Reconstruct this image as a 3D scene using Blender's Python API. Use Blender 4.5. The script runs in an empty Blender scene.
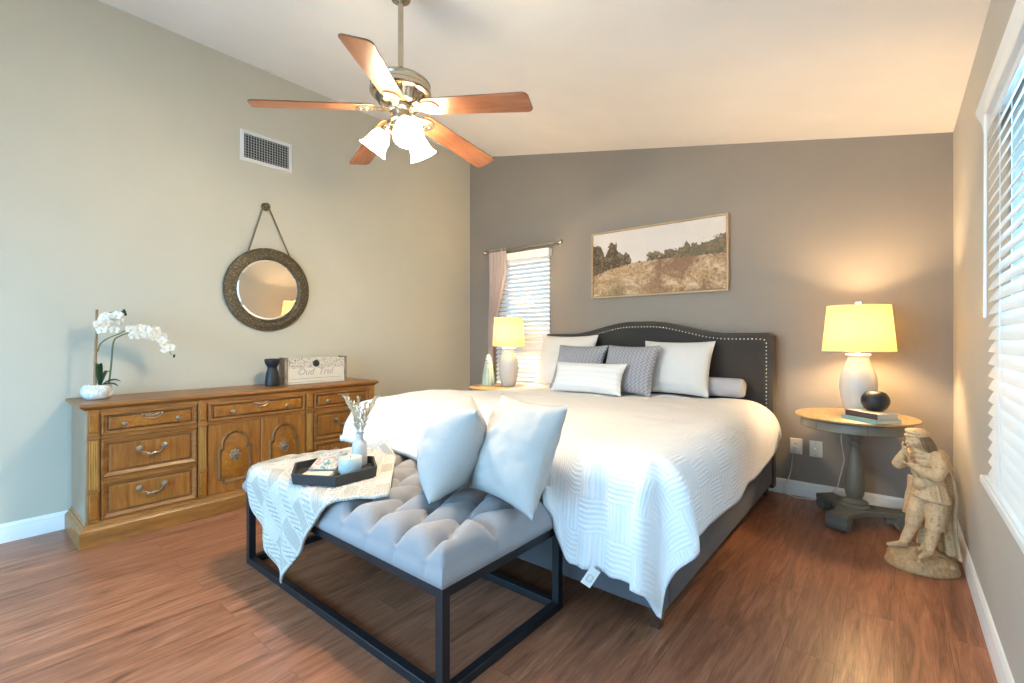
import bpy, bmesh, math, random
from mathutils import Vector, Matrix, noise as mnoise
from math import sin, cos, pi, radians, sqrt, exp, atan2
random.seed(7)
scene = bpy.context.scene
COL = scene.collection

# ------------------------------------------------------------------ camera, light, exposure
CAM_H = 1.174
cam_d = bpy.data.cameras.new('camera')
cam = bpy.data.objects.new('camera', cam_d); COL.objects.link(cam)
cam.location = (0, 0, CAM_H)
cam.rotation_euler = (radians(90), 0, radians(39.2246))
cam_d.sensor_width = 36.0
cam_d.lens = 468.15 / 1024 * 36.0
cam_d.shift_y = (337.76 - 341.5) / 1024
cam_d.clip_start = 0.02
scene.camera = cam

vs = scene.view_settings
scene.display_settings.display_device = 'sRGB'
vs.view_transform = 'Standard'; vs.look = 'None'; vs.gamma = 1.0; vs.use_curve_mapping = False
vs.exposure = 0.98

world = bpy.data.worlds.new('world'); scene.world = world; world.use_nodes = True
wn = world.node_tree
bg = wn.nodes['Background']
_tc = wn.nodes.new('ShaderNodeTexCoord'); _sx = wn.nodes.new('ShaderNodeSeparateXYZ'); _cr = wn.nodes.new('ShaderNodeValToRGB')
wn.links.new(_tc.outputs['Generated'], _sx.inputs[0]); wn.links.new(_sx.outputs[2], _cr.inputs[0]); wn.links.new(_cr.outputs[0], bg.inputs[0])
_cr.color_ramp.elements[0].position = 0.0; _cr.color_ramp.elements[0].color = (.26, .25, .22, 1)       # ground below the horizon
_cr.color_ramp.elements[1].position = 0.03; _cr.color_ramp.elements[1].color = (.50, .78, 1.0, 1)
_e = _cr.color_ramp.elements.new(1.0); _e.color = (.42, .72, 1.0, 1)
bg.inputs[1].default_value = 2.3

def add_light(name, kind, loc, power, color, **kw):
    d = bpy.data.lights.new(name, kind); d.energy = power; d.color = color
    for k, v in kw.items():
        if k != 'rot': setattr(d, k, v)
    o = bpy.data.objects.new(name, d); COL.objects.link(o); o.location = loc
    if 'rot' in kw: o.rotation_euler = kw['rot']
    return o
# daylight: cool fill added at an assumed opening behind the camera, and light through the window in the right wall
add_light('rear_fill_daylight', 'AREA', (-2.0, -1.72, 1.15), 62, (0.25, 0.62, 1.0), shape='RECTANGLE', size=3.0, size_y=1.6, rot=(radians(62), 0, 0))
add_light('daylight_right_window', 'AREA', (0.75, 1.25, 1.6), 75, (0.34, 0.70, 1.0), shape='RECTANGLE', size=1.9, size_y=1.3, rot=(0, radians(66), 0))

# ------------------------------------------------------------------ helpers
XL, XR, YB, YF = -3.959, 0.289, 4.05, -1.6
ZL, ZR = 3.341, 2.471
def ceil_z(x): return ZL + (x - XL) / (XR - XL) * (ZR - ZL)

class MB:
    def __init__(self): self.bm = bmesh.new(); self.uv = None
    def face(self, vs_):
        try: return self.bm.faces.new(vs_)
        except ValueError: return None
    def box(self, x0, x1, y0, y1, z0, z1, rot=None, piv=None):
        vs_ = [self.bm.verts.new(p) for p in [(x0,y0,z0),(x1,y0,z0),(x1,y1,z0),(x0,y1,z0),(x0,y0,z1),(x1,y0,z1),(x1,y1,z1),(x0,y1,z1)]]
        for f in [(3,2,1,0),(4,5,6,7),(0,1,5,4),(1,2,6,5),(2,3,7,6),(3,0,4,7)]: self.face([vs_[i] for i in f])
        if rot is not None:
            pv = Vector(piv or ((x0+x1)/2,(y0+y1)/2,(z0+z1)/2))
            for v in vs_: v.co = pv + rot @ (v.co - pv)
        return self
    def ring(self, pts): return [self.bm.verts.new(p) for p in pts]
    def bridge(self, a, b, closed=True):
        n = len(a)
        for i in range(n if closed else n-1): self.face([a[i], a[(i+1)%n], b[(i+1)%n], b[i]])
    def loft(self, rings, caps=(True, True), closed=True):
        rs = [self.ring(r) for r in rings]
        for a, b in zip(rs, rs[1:]): self.bridge(a, b, closed)
        if caps[0]: self.face(list(reversed(rs[0])))
        if caps[1]: self.face(rs[-1])
        return self
    def lathe(self, prof, c=(0,0,0), n=32, rot=None, caps=(True, True)):
        rings = []
        for r, z in prof:
            r = max(r, 1e-4)
            pts = [Vector((r*cos(2*pi*k/n), r*sin(2*pi*k/n), z)) for k in range(n)]
            if rot is not None: pts = [rot @ p for p in pts]
            rings.append([p + Vector(c) for p in pts])
        return self.loft(rings, caps)
    def cyl(self, p0, p1, r0, r1=None, n=16, caps=(True, True)):
        p0, p1 = Vector(p0), Vector(p1); r1 = r0 if r1 is None else r1
        q = (p1-p0).to_track_quat('Z', 'Y').to_matrix(); L = (p1-p0).length
        return self.lathe([(r0,0),(r1,L)], p0, n, q, caps)
    def tube(self, pts, r, n=8, closed=False):
        pts = [Vector(p) for p in pts]; rr = r if callable(r) else (lambda t: r)
        rings = []; up = Vector((0,0,1)); m = len(pts); prev = None
        for i, p in enumerate(pts):
            if closed: d = pts[(i+1)%m] - pts[i-1]
            else: d = pts[min(i+1,m-1)] - pts[max(i-1,0)]
            d.normalize()
            if prev is None:
                a = d.cross(up)
                if a.length < 1e-3: a = d.cross(Vector((1,0,0)))
            else: a = prev - d*prev.dot(d)
            a.normalize(); prev = a; b = d.cross(a)
            R_ = rr(i/max(1,m-1))
            rings.append([p + (a*cos(2*pi*k/n) + b*sin(2*pi*k/n))*R_ for k in range(n)])
        if closed: rings.append(None)
        rs = [self.ring(q) for q in rings if q is not None]
        for a, b in zip(rs, rs[1:]): self.bridge(a, b)
        if closed: self.bridge(rs[-1], rs[0])
        else: self.face(list(reversed(rs[0]))); self.face(rs[-1])
        return self
    def ell(self, c, r, rot=None, n=16, m=10):
        prof = [(sin(pi*j/m), -cos(pi*j/m)) for j in range(m+1)]
        if not hasattr(r, '__len__'): r = (r,r,r)
        rings = []
        for a, z in prof:
            a = max(a, 1e-3)
            pts = [Vector((a*cos(2*pi*k/n)*r[0], a*sin(2*pi*k/n)*r[1], z*r[2])) for k in range(n)]
            if rot is not None: pts = [rot @ p for p in pts]
            rings.append([p + Vector(c) for p in pts])
        return self.loft(rings)
    def cap(self, p0, r0, p1, r1, n=14):
        p0, p1 = Vector(p0), Vector(p1); L = (p1-p0).length
        q = (p1-p0).to_track_quat('Z','Y').to_matrix()
        prof = [(r0*sin(pi/2*j/5), -r0*cos(pi/2*j/5)) for j in range(6)] + [(r1*cos(pi/2*j/5), L + r1*sin(pi/2*j/5)) for j in range(6)]
        return self.lathe(prof, p0, n, q)
    def chain(self, pts):
        for (a, ra), (b, rb) in zip(pts, pts[1:]): self.cap(a, ra, b, rb)
        return self
    def prism(self, poly, f0, f1):
        a = self.ring([f0(*p) for p in poly]); b = self.ring([f1(*p) for p in poly])
        self.bridge(a, b); self.face(list(reversed(a))); self.face(b); return self
    def grid(self, nu, nv, f, uvf=None):
        vs_ = [[self.bm.verts.new(f(i/nu, j/nv)) for j in range(nv+1)] for i in range(nu+1)]
        if uvf and self.uv is None: self.uv = self.bm.loops.layers.uv.new('UVMap')
        for i in range(nu):
            for j in range(nv):
                fc = self.face([vs_[i][j], vs_[i+1][j], vs_[i+1][j+1], vs_[i][j+1]])
                if fc and uvf:
                    for l, (a, b) in zip(fc.loops, [(i,j),(i+1,j),(i+1,j+1),(i,j+1)]): l[self.uv].uv = uvf(a/nu, b/nv)
        return self
    def mesh(self, name, sharp=40, offset=(0,0,0), fix=True, weld=0.0):
        bm = self.bm
        if weld: bmesh.ops.remove_doubles(bm, verts=bm.verts, dist=weld)
        if fix: bmesh.ops.recalc_face_normals(bm, faces=bm.faces)
        lim = radians(sharp)
        for e in bm.edges:
            if len(e.link_faces) == 2 and e.calc_face_angle(0) > lim: e.smooth = False
        for f in bm.faces: f.smooth = True
        if any(offset):
            for v in bm.verts: v.co -= Vector(offset)
        me = bpy.data.meshes.new(name); bm.to_mesh(me); bm.free(); return me
    def build(self, name, mat, parent=None, origin=None, bev=0, sharp=40, fix=True, weld=0.0, seg=2):
        if parent is not None: off = root_loc(parent)
        else: off = origin or (0,0,0)
        me = self.mesh(name, sharp, off, fix, weld); me.materials.append(mat)
        o = bpy.data.objects.new(name, me); COL.objects.link(o)
        if parent is not None: o.parent = parent
        else: o.location = off
        if bev:
            m = o.modifiers.new('bevel', 'BEVEL'); m.width = bev; m.segments = seg; m.limit_method = 'ANGLE'; m.angle_limit = radians(35)
            m.use_clamp_overlap = True; m.harden_normals = False
        return o

def root_loc(o):
    while o.parent is not None: o = o.parent
    return tuple(o.location)
def tag(o, label, cat, group=None):
    o['label'] = label; o['category'] = cat
    if group: o['group'] = group
    return o
def thing(name, label, cat, loc=(0,0,0), group=None):
    o = bpy.data.objects.new(name, None); COL.objects.link(o); o.location = loc; o.empty_display_size = 0.1
    return tag(o, label, cat, group)
def struct(o): o['kind'] = 'structure'; return o
def dup(root, loc, rz=0.0, label=None):
    r = root.copy(); COL.objects.link(r); r.location = loc; r.rotation_euler = (0,0,rz)
    if label: r['label'] = label
    for ch in list(root.children):
        c = ch.copy(); COL.objects.link(c); c.parent = r
        for g in list(ch.children):
            d = g.copy(); COL.objects.link(d); d.parent = c
    return r
def copy_part(o, parent, loc=None, rot=None):
    c = o.copy(); COL.objects.link(c); c.parent = parent
    if loc is not None: c.location = loc
    if rot is not None: c.rotation_euler = rot
    return c
def nz(x, y=0, z=0): return mnoise.noise(Vector((x, y, z)))
def sstep(a, b, x):
    t = min(1, max(0, (x-a)/(b-a))); return t*t*(3-2*t)
def remesh(o, vox, smooth=2):
    m = o.modifiers.new('r', 'REMESH'); m.mode = 'VOXEL'; m.voxel_size = vox; m.use_smooth_shade = True
    if smooth:
        s = o.modifiers.new('s', 'SMOOTH'); s.factor = 0.5; s.iterations = smooth
    dg = bpy.context.evaluated_depsgraph_get()
    me = bpy.data.meshes.new_from_object(o.evaluated_get(dg)); old = o.data
    o.modifiers.clear(); o.data = me; bpy.data.meshes.remove(old)
    for p in me.polygons: p.use_smooth = True
    return o

# ------------------------------------------------------------------ materials
class NT:
    def __init__(self, name):
        self.m = bpy.data.materials.new(name); self.m.use_nodes = True; self.t = self.m.node_tree
        self.b = self.t.nodes['Principled BSDF']; self.out = self.t.nodes['Material Output']
    def n(self, typ, ins=None, **pr):
        nd = self.t.nodes.new('ShaderNode'+typ)
        for k, v in pr.items(): setattr(nd, k, v)
        for k, v in (ins or {}).items(): self.set(nd.inputs[k], v)
        return nd
    def set(self, sock, v):
        if isinstance(v, bpy.types.NodeSocket): self.t.links.new(v, sock)
        elif isinstance(v, bpy.types.Node): self.t.links.new(v.outputs[0], sock)
        else: sock.default_value = (tuple(v)+(1,) if hasattr(v,'__len__') and len(v)==3 and sock.type=='RGBA' else v)
    def p(self, **kw):
        for k, v in kw.items(): self.set(self.b.inputs[k.replace('_',' ')], v)
        return self
    def coord(self, which='Object', scale=(1,1,1), rot=(0,0,0), loc=(0,0,0)):
        c = self.n('TexCoord'); mp = self.n('Mapping', {'Vector': c.outputs[which], 'Scale': scale, 'Rotation': rot, 'Location': loc})
        return mp.outputs[0]
    def noise(self, vec, scale=5, detail=4, rough=.5, dist=0):
        return self.n('TexNoise', {'Vector': vec, 'Scale': scale, 'Detail': detail, 'Roughness': rough, 'Distortion': dist}).outputs['Fac']
    def ramp(self, fac, stops, interp='LINEAR'):
        r = self.n('ValToRGB', {'Fac': fac}); cr = r.color_ramp; cr.interpolation = interp
        while len(cr.elements) < len(stops): cr.elements.new(.5)
        for e, (pos, c) in zip(cr.elements, stops):
            e.position = pos; e.color = (tuple(c)+(1,)) if hasattr(c,'__len__') else (c,c,c,1)
        return r.outputs[0]
    def math(self, op, a, b=None, clamp=False):
        nd = self.n('Math', operation=op, use_clamp=clamp); self.set(nd.inputs[0], a)
        if b is not None: self.set(nd.inputs[1], b)
        return nd.outputs[0]
    def mix(self, fac, a, b, blend='MIX'):
        nd = self.n('Mix', data_type='RGBA', blend_type=blend)
        self.set(nd.inputs[0], fac); self.set(nd.inputs[6], a); self.set(nd.inputs[7], b); return nd.outputs[2]
    def bump(self, h, strength=.3, dist=.005, normal=None):
        nd = self.n('Bump', {'Height': h, 'Strength': strength, 'Distance': dist})
        if normal is not None: self.set(nd.inputs['Normal'], normal)
        self.set(self.b.inputs['Normal'], nd.outputs[0]); return nd.outputs[0]

def paint(name, col, rough=.6, bump=.15, scale=90):
    t = NT(name); v = t.coord()
    n1 = t.noise(v, 3, 3); c = t.mix(n1, [x*.95 for x in col], [min(1,x*1.05) for x in col])
    t.p(Base_Color=c, Roughness=rough); t.bump(t.noise(v, scale, 2), bump, .002); return t.m
def plain(name, col, rough=.5, metal=0, var=.06, scale=12, bump=0, spec=.5):
    t = NT(name); v = t.coord(); n1 = t.noise(v, scale, 4)
    t.p(Base_Color=t.mix(n1, [x*(1-var) for x in col], [min(1,x*(1+var)) for x in col]), Roughness=rough, Metallic=metal)
    t.b.inputs['Specular IOR Level'].default_value = spec
    if bump: t.bump(t.noise(v, scale*6, 3), bump, .003)
    return t.m
def wood(name, dark, light, scale=(1,1,1), freq=6, rough=.4, burl=0, bump=.08):
    t = NT(name); v = t.coord(scale=scale)
    n1 = t.noise(v, freq, 6, .6, .6); n2 = t.noise(v, freq*5, 3, .6)
    f = t.math('ADD', t.math('MULTIPLY', n1, .75), t.math('MULTIPLY', n2, .25))
    c = t.ramp(f, [(.36, dark), (.52, [(a+b)/2 for a, b in zip(dark, light)]), (.64, light)])
    if burl:
        vv = t.coord(); b1 = t.noise(vv, 45, 4, .7, 1.5)
        c = t.mix(t.ramp(b1, [(.42,0.0),(.6,burl)]), c, dark)
    t.p(Base_Color=c, Roughness=rough); t.bump(f, bump, .002); return t.m
def fabric(name, c1, c2, scale=220, rough=.9, bump=.25, weave=True, coordn='Object'):
    t = NT(name); v = t.coord(coordn)
    n1 = t.noise(v, scale, 2); n2 = t.noise(v, 7, 3)
    c = t.mix(n1, c1, c2); c = t.mix(t.math('MULTIPLY', n2, .25), c, [x*.85 for x in c1])
    t.p(Base_Color=c, Roughness=rough); t.b.inputs['Specular IOR Level'].default_value = .2
    t.b.inputs['Sheen Weight'].default_value = .15
    t.bump(n1, bump, .002); return t.m

M = {}
M['wall_light'] = paint('paint_greige', (.55, .525, .435))
M['wall_taupe'] = paint('paint_taupe', (.285, .248, .210))
M['wall_right'] = paint('paint_right', (.50, .475, .43))
M['ceiling'] = paint('paint_ceiling', (.85, .825, .80), bump=.2, scale=160)
M['trim'] = paint('paint_trim', (.83, .84, .83), .35, .02)
M['white_metal'] = plain('white_metal', (.75,.75,.73), .4, 0, .03)
M['dark_void'] = plain('dark_void', (.03,.03,.033), .8, 0, .1)
M['louver'] = plain('louver_grey', (.45,.46,.45), .4, .2, .05)
M['black_metal'] = plain('black_metal', (.017,.018,.022), .42, .3, .15, 20)
M['charcoal'] = fabric('charcoal_linen', (.044,.038,.033), (.088,.078,.069), 300, .9, .4)
M['bench_fabric'] = fabric('bench_linen', (.27,.265,.28), (.34,.33,.345), 350, .9, .3)
M['cream_fabric'] = fabric('cream_linen', (.74,.70,.63), (.83,.79,.72), 300, .9, .3)
M['white_fabric'] = fabric('white_linen', (.66,.67,.66), (.76,.765,.76), 300, .9, .3)
M['linen'] = fabric('oat_linen', (.42,.41,.395), (.52,.51,.495), 260, .9, .35)
M['bolster'] = fabric('pale_grey_cotton', (.43,.43,.47), (.50,.50,.54), 200, .9, .2)
M['mattress'] = fabric('mattress_white', (.7,.7,.7), (.78,.78,.78), 100)
M['oak'] = wood('golden_oak', (.17,.068,.016), (.38,.165,.038), (1.2,1,9), 7, .38)
M['oak_h'] = wood('golden_oak_long', (.19,.076,.018), (.39,.168,.040), (9,.8,9), 4, .36)
M['oak_side'] = wood('oak_side', (.22,.14,.085), (.33,.23,.15), (9,9,.8), 4, .35)
M['oak_dark'] = plain('oak_groove', (.085,.036,.012), .5, 0, .2)
M['burl'] = wood('burl_oak', (.22,.078,.010), (.50,.205,.028), (1,1,1), 9, .34, .55)
M['oak_v'] = wood('oak_upright', (.20,.076,.014), (.41,.172,.034), (9,9,.8), 4, .38)
M['fluted'] = wood('fluted_gold', (.33,.17,.03), (.50,.29,.06), (9,9,.8), 4, .42)
M['aged_brass'] = plain('aged_brass', (.42,.36,.28), .28, .9, .25, 30)
M['nickel'] = plain('brushed_nickel', (.54,.47,.36), .26, 1, .06, 30)
M['cherry'] = wood('cherry_blade', (.17,.060,.028), (.29,.115,.055), (1.2,10,10), 4, .30)
M['white_ceramic'] = plain('white_ceramic', (.60,.585,.56), .25, 0, .04, 6)
M['black_ceramic'] = plain('black_matte', (.012,.014,.018), .45, 0, .15)
M['black_wood'] = plain('black_wood', (.022,.023,.026), .5, 0, .2, 30)
M['table_paint'] = plain('grey_green_paint', (.150,.146,.118), .42, 0, .22, 14, .1)
M['table_top'] = wood('table_top_wood', (.42,.27,.12), (.60,.42,.21), (10,1,10), 5, .38)
M['leg_wood'] = wood('leg_walnut', (.05,.022,.012), (.10,.045,.022), (9,9,1), 5, .35)
M['frame_wood'] = wood('pale_oak_frame', (.50,.33,.17), (.68,.49,.29), (1,9,9), 5, .45)
M['leaf_green'] = plain('leaf_green', (.018,.045,.014), .4, 0, .3)
M['stem_green'] = plain('stem_green', (.11,.13,.04), .5, 0, .3)
M['cane'] = wood('bamboo_cane', (.22,.12,.05), (.42,.27,.12), (9,9,2), 6, .5)
M['petal'] = plain('orchid_petal', (.86,.84,.78), .55, 0, .05)
M['sprig'] = plain('dried_leaf', (.48,.42,.31), .7, 0, .2, 30)
M['candle_glass'] = plain('milky_glass', (.52,.57,.56), .2, 0, .04)
M['wax'] = plain('candle_wax', (.58,.53,.46), .5, 0, .04)
M['paper'] = plain('paper_pages', (.60,.55,.46), .8, 0, .08, 60)
M['teal_cover'] = plain('teal_cover', (.22,.42,.42), .5, 0, .1)
M['dark_cover'] = plain('maroon_cover', (.075,.05,.055), .5, 0, .3)
M['plastic'] = plain('ivory_plastic', (.76,.74,.68), .35, 0, .02)
M['plastic_dark'] = plain('socket_dark', (.06,.06,.06), .6)
M['cord'] = plain('white_cord', (.66,.65,.62), .5)
M['rope'] = plain('mirror_strap', (.16,.125,.085), .7, 0, .3, 60)
M['cloth_label'] = plain('label_white', (.82,.82,.80), .7)

def mat_floor():
    t = NT('hickory_laminate'); c = t.n('TexCoord').outputs['Object']
    sw = t.n('SeparateXYZ', {0: c}); vec = t.n('CombineXYZ', {0: sw.outputs[1], 1: sw.outputs[0], 2: 0.0}).outputs[0]
    br = t.n('TexBrick', {'Vector': vec, 'Color1': (0,0,0), 'Color2': (1,1,1), 'Mortar': (.5,.5,.5), 'Scale': 1.0, 'Mortar Size': .0012, 'Mortar Smooth': .2, 'Bias': 0.0, 'Brick Width': 1.25, 'Row Height': .165})
    br.offset = .37; br.offset_frequency = 2
    mp = t.n('Mapping', {'Vector': c, 'Scale': (9, .9, 1)}).outputs[0]
    off = t.n('VectorMath', {0: mp, 1: t.n('CombineXYZ', {0: t.math('MULTIPLY', br.outputs['Color'], 7.0), 1: t.math('MULTIPLY', br.outputs['Color'], 23.0), 2: 0.0}).outputs[0]}, operation='ADD').outputs[0]
    n1 = t.noise(off, 2.2, 7, .62, 1.4); n2 = t.noise(t.n('Mapping', {'Vector': off, 'Scale': (5, 1.6, 1)}).outputs[0], 6, 4, .7)
    g = t.math('ADD', t.math('MULTIPLY', n1, .62), t.math('MULTIPLY', n2, .38))
    col = t.ramp(g, [(.34, (.105,.037,.019)), (.46, (.255,.098,.050)), (.55, (.36,.148,.077)), (.68, (.52,.245,.140))])
    col = t.mix(t.math('MULTIPLY', br.outputs['Color'], .28), col, (.20,.090,.055))
    col = t.mix(t.math('MULTIPLY', br.outputs['Fac'], .55), col, (.06,.026,.016))
    t.p(Base_Color=col, Roughness=t.ramp(g, [(.3,.36),(.7,.27)]))
    h = t.math('SUBTRACT', t.math('MULTIPLY', g, .3), br.outputs['Fac'])
    t.bump(h, .12, .0015); return t.m
M['floor'] = mat_floor()

def mat_comforter():
    t = NT('quilted_white'); uv = t.n('TexCoord').outputs['UV']
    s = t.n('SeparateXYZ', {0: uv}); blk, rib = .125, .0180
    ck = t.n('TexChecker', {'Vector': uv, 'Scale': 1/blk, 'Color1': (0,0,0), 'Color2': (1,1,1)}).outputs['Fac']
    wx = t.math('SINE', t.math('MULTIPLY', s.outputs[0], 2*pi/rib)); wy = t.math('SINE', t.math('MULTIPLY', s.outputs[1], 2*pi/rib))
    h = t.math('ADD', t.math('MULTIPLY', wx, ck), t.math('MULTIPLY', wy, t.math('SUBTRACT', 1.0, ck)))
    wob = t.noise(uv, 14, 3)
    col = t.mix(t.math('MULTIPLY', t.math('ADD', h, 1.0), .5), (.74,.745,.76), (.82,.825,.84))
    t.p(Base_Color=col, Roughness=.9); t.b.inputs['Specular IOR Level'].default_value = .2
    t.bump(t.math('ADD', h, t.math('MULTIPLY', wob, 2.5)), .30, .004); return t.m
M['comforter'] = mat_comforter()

def mat_throw():
    t = NT('knit_throw'); uv = t.n('TexCoord').outputs['UV']; s = t.n('SeparateXYZ', {0: uv})
    u, v = s.outputs[0], s.outputs[1]
    row = t.math('SINE', t.math('MULTIPLY', u, 2*pi/.13))
    band = t.math('GREATER_THAN', row, .35)
    bob = t.math('MULTIPLY', t.math('SINE', t.math('MULTIPLY', u, 2*pi/.024)), t.math('SINE', t.math('MULTIPLY', v, 2*pi/.03)))
    rib = t.math('SINE', t.math('MULTIPLY', u, 2*pi/.012))
    h = t.math('ADD', t.math('MULTIPLY', band, t.math('ADD', bob, .8)), t.math('MULTIPLY', rib, .25))
    patch = t.math('MULTIPLY', t.math('GREATER_THAN', t.math('SINE', t.math('MULTIPLY', v, 2*pi/.34)), .25), t.math('LESS_THAN', row, -.1))
    n = t.noise(uv, 9, 3)
    col = t.mix(t.math('MULTIPLY', patch, .7), (.60,.575,.53), (.38,.355,.315)); col = t.mix(t.math('MULTIPLY', n, .2), col, (.50,.47,.41))
    t.p(Base_Color=col, Roughness=.95); t.b.inputs['Specular IOR Level'].default_value = .15
    t.bump(h, .8, .006); return t.m
M['throw'] = mat_throw()

def mat_ribbed(name, c1, c2, per, axis=0, wob=.0):
    t = NT(name); uv = t.n('TexCoord').outputs['UV']; s = t.n('SeparateXYZ', {0: uv})
    a = t.math('ADD', s.outputs[axis], t.math('MULTIPLY', t.math('ABSOLUTE', t.math('SINE', t.math('MULTIPLY', s.outputs[1-axis], 2*pi/.06))), wob))
    w = t.math('MULTIPLY', t.math('ADD', t.math('SINE', t.math('MULTIPLY', a, 2*pi/per)), 1.0), .5)
    n = t.noise(uv, 160, 2)
    t.p(Base_Color=t.mix(t.math('MULTIPLY', t.math('ADD', w, n), .5), c1, c2), Roughness=.9); t.b.inputs['Specular IOR Level'].default_value = .2
    t.bump(w, .3, .003); return t.m
M['herringbone'] = mat_ribbed('grey_herringbone', (.17,.175,.20), (.50,.50,.53), .034, 0, .022)
M['lumbar'] = mat_ribbed('white_ribbed', (.72,.72,.70), (.81,.81,.79), .045, 1)
M['curtain'] = None
def mat_curtain():
    t = NT('blush_sheer'); v = t.coord(); n = t.noise(v, 60, 3)
    t.p(Base_Color=t.mix(n, (.58,.50,.48), (.72,.64,.61)), Roughness=.9)
    tr = t.n('BsdfTranslucent', {'Color': (.82,.72,.70)}); mx = t.n('MixShader', {0: .42})
    t.t.links.new(t.b.outputs[0], mx.inputs[1]); t.t.links.new(tr.outputs[0], mx.inputs[2]); t.t.links.new(mx.outputs[0], t.out.inputs[0]); return t.m
M['curtain'] = mat_curtain()
def mat_slat():
    t = NT('white_slat'); v = t.coord(scale=(1,1,1)); n = t.noise(v, 8, 2)
    t.p(Base_Color=t.mix(n, (.80,.82,.82), (.86,.87,.87)), Roughness=.4)
    tr = t.n('BsdfTranslucent', {'Color': (.80,.88,.92)}); mx = t.n('MixShader', {0: .05})
    t.t.links.new(t.b.outputs[0], mx.inputs[1]); t.t.links.new(tr.outputs[0], mx.inputs[2]); t.t.links.new(mx.outputs[0], t.out.inputs[0]); return t.m
M['slat'] = mat_slat()
def mat_shade():
    t = NT('linen_shade'); v = t.coord(); n = t.noise(v, 180, 2)
    d = t.n('BsdfDiffuse', {'Color': t.mix(n, (.84,.72,.42), (.88,.76,.46))}); tr = t.n('BsdfTranslucent', {'Color': (.23,.165,.052)})
    mx = t.n('MixShader', {0: .55}); t.t.links.new(d.outputs[0], mx.inputs[1]); t.t.links.new(tr.outputs[0], mx.inputs[2]); t.t.links.new(mx.outputs[0], t.out.inputs[0])
    t.t.nodes.remove(t.b); return t.m
M['lamp_shade'] = mat_shade()
def mat_glow(name, col, st):
    t = NT(name); v = t.coord(); n = t.noise(v, 6, 2)
    t.p(Base_Color=(.9,.88,.8), Roughness=.4, Emission_Color=t.mix(n, col, [min(1,x*1.04) for x in col]), Emission_Strength=st); return t.m
M['fan_glass'] = mat_glow('lit_frosted_glass', (1.0,.80,.52), 32.0)
M['bulb'] = mat_glow('lit_bulb', (1.0,.80,.48), 12.0)
def mat_glass():
    t = NT('window_glass'); v = t.coord(); n = t.noise(v, 2, 2)
    tr = t.n('BsdfTransparent', {'Color': (.95,.97,.97)}); gl = t.n('BsdfGlossy', {'Color': (1,1,1), 'Roughness': .02})
    fr = t.n('Fresnel', {'IOR': 1.45}); mx = t.n('MixShader', {0: fr.outputs[0]})
    t.t.links.new(tr.outputs[0], mx.inputs[1]); t.t.links.new(gl.outputs[0], mx.inputs[2]); t.t.links.new(mx.outputs[0], t.out.inputs[0]); t.t.nodes.remove(t.b); return t.m
M['glass'] = mat_glass()
def mat_mirror():
    t = NT('mirror_silver'); v = t.coord(); n = t.noise(v, 2, 1)
    t.p(Base_Color=t.mix(n, (.88,.88,.86), (.90,.90,.88)), Metallic=1.0, Roughness=.015); return t.m
M['mirror'] = mat_mirror()
def mat_ornate():
    t = NT('ornate_bronze'); v = t.coord(); vo = t.n('TexVoronoi', {'Vector': v, 'Scale': 55}).outputs['Distance']; n = t.noise(v, 90, 3)
    h = t.math('ADD', vo, t.math('MULTIPLY', n, .5))
    t.p(Base_Color=t.ramp(h, [(.25,(.28,.23,.155)),(.7,(.10,.078,.045))]), Metallic=.55, Roughness=.45); t.bump(h, .9, .006); return t.m
M['ornate'] = mat_ornate()
def mat_marble():
    t = NT('marbled_ceramic'); v = t.coord(); n = t.noise(v, 14, 5, .6, 2.0)
    t.p(Base_Color=t.ramp(n, [(.40,(.80,.79,.76)),(.5,(.55,.55,.53)),(.58,(.82,.81,.78))]), Roughness=.25); return t.m
M['marble'] = mat_marble()
def mat_dotted():
    t = NT('mint_pierced'); v = t.coord(); n = t.noise(v, 10, 2)
    t.p(Base_Color=t.mix(n, (.52,.64,.52), (.62,.72,.60)), Roughness=.4); return t.m
M['mint'] = mat_dotted()
def mat_statue():
    t = NT('antiqued_resin'); v = t.coord(); n1 = t.noise(v, 70, 5, .65, .8); n2 = t.noise(v, 9, 3)
    c = t.ramp(n1, [(.30,(.33,.18,.07)),(.40,(.56,.36,.18)),(.52,(.70,.49,.28))]); c = t.mix(t.math('MULTIPLY', n2, .35), c, (.50,.34,.18))
    t.p(Base_Color=c, Roughness=.5); t.bump(t.noise(v, 120, 3), .2, .002); return t.m
M['statue'] = mat_statue()
M['statue_hair'] = plain('antiqued_brown', (.22,.13,.065), .55, 0, .35, 60, .3)
M['statue_rock'] = plain('antiqued_rock', (.46,.29,.14), .6, 0, .6, 70, .5)
def mat_crate():
    t = NT('whitewashed_board'); v = t.coord(); s = t.n('SeparateXYZ', {0: v})
    vo = t.n('TexVoronoi', {'Vector': t.coord(scale=(1,1,1)), 'Scale': 70}).outputs['Distance']; n = t.noise(t.coord(scale=(3,1,14)), 10, 4)
    up = t.math('GREATER_THAN', s.outputs[2], .125)
    base = t.mix(n, (.60,.56,.48), (.74,.70,.62)); lace = t.mix(t.ramp(vo, [(.3,0.0),(.5,1.0)]), (.30,.28,.24), (.62,.58,.50))
    t.p(Base_Color=t.mix(up, base, lace), Roughness=.7); return t.m
M['crate'] = mat_crate()
M['crate_end'] = wood('weathered_end', (.13,.09,.06), (.42,.34,.25), (9,9,1.5), 8, .7)
M['ink'] = plain('grey_ink', (.36,.34,.31), .8)
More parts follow.
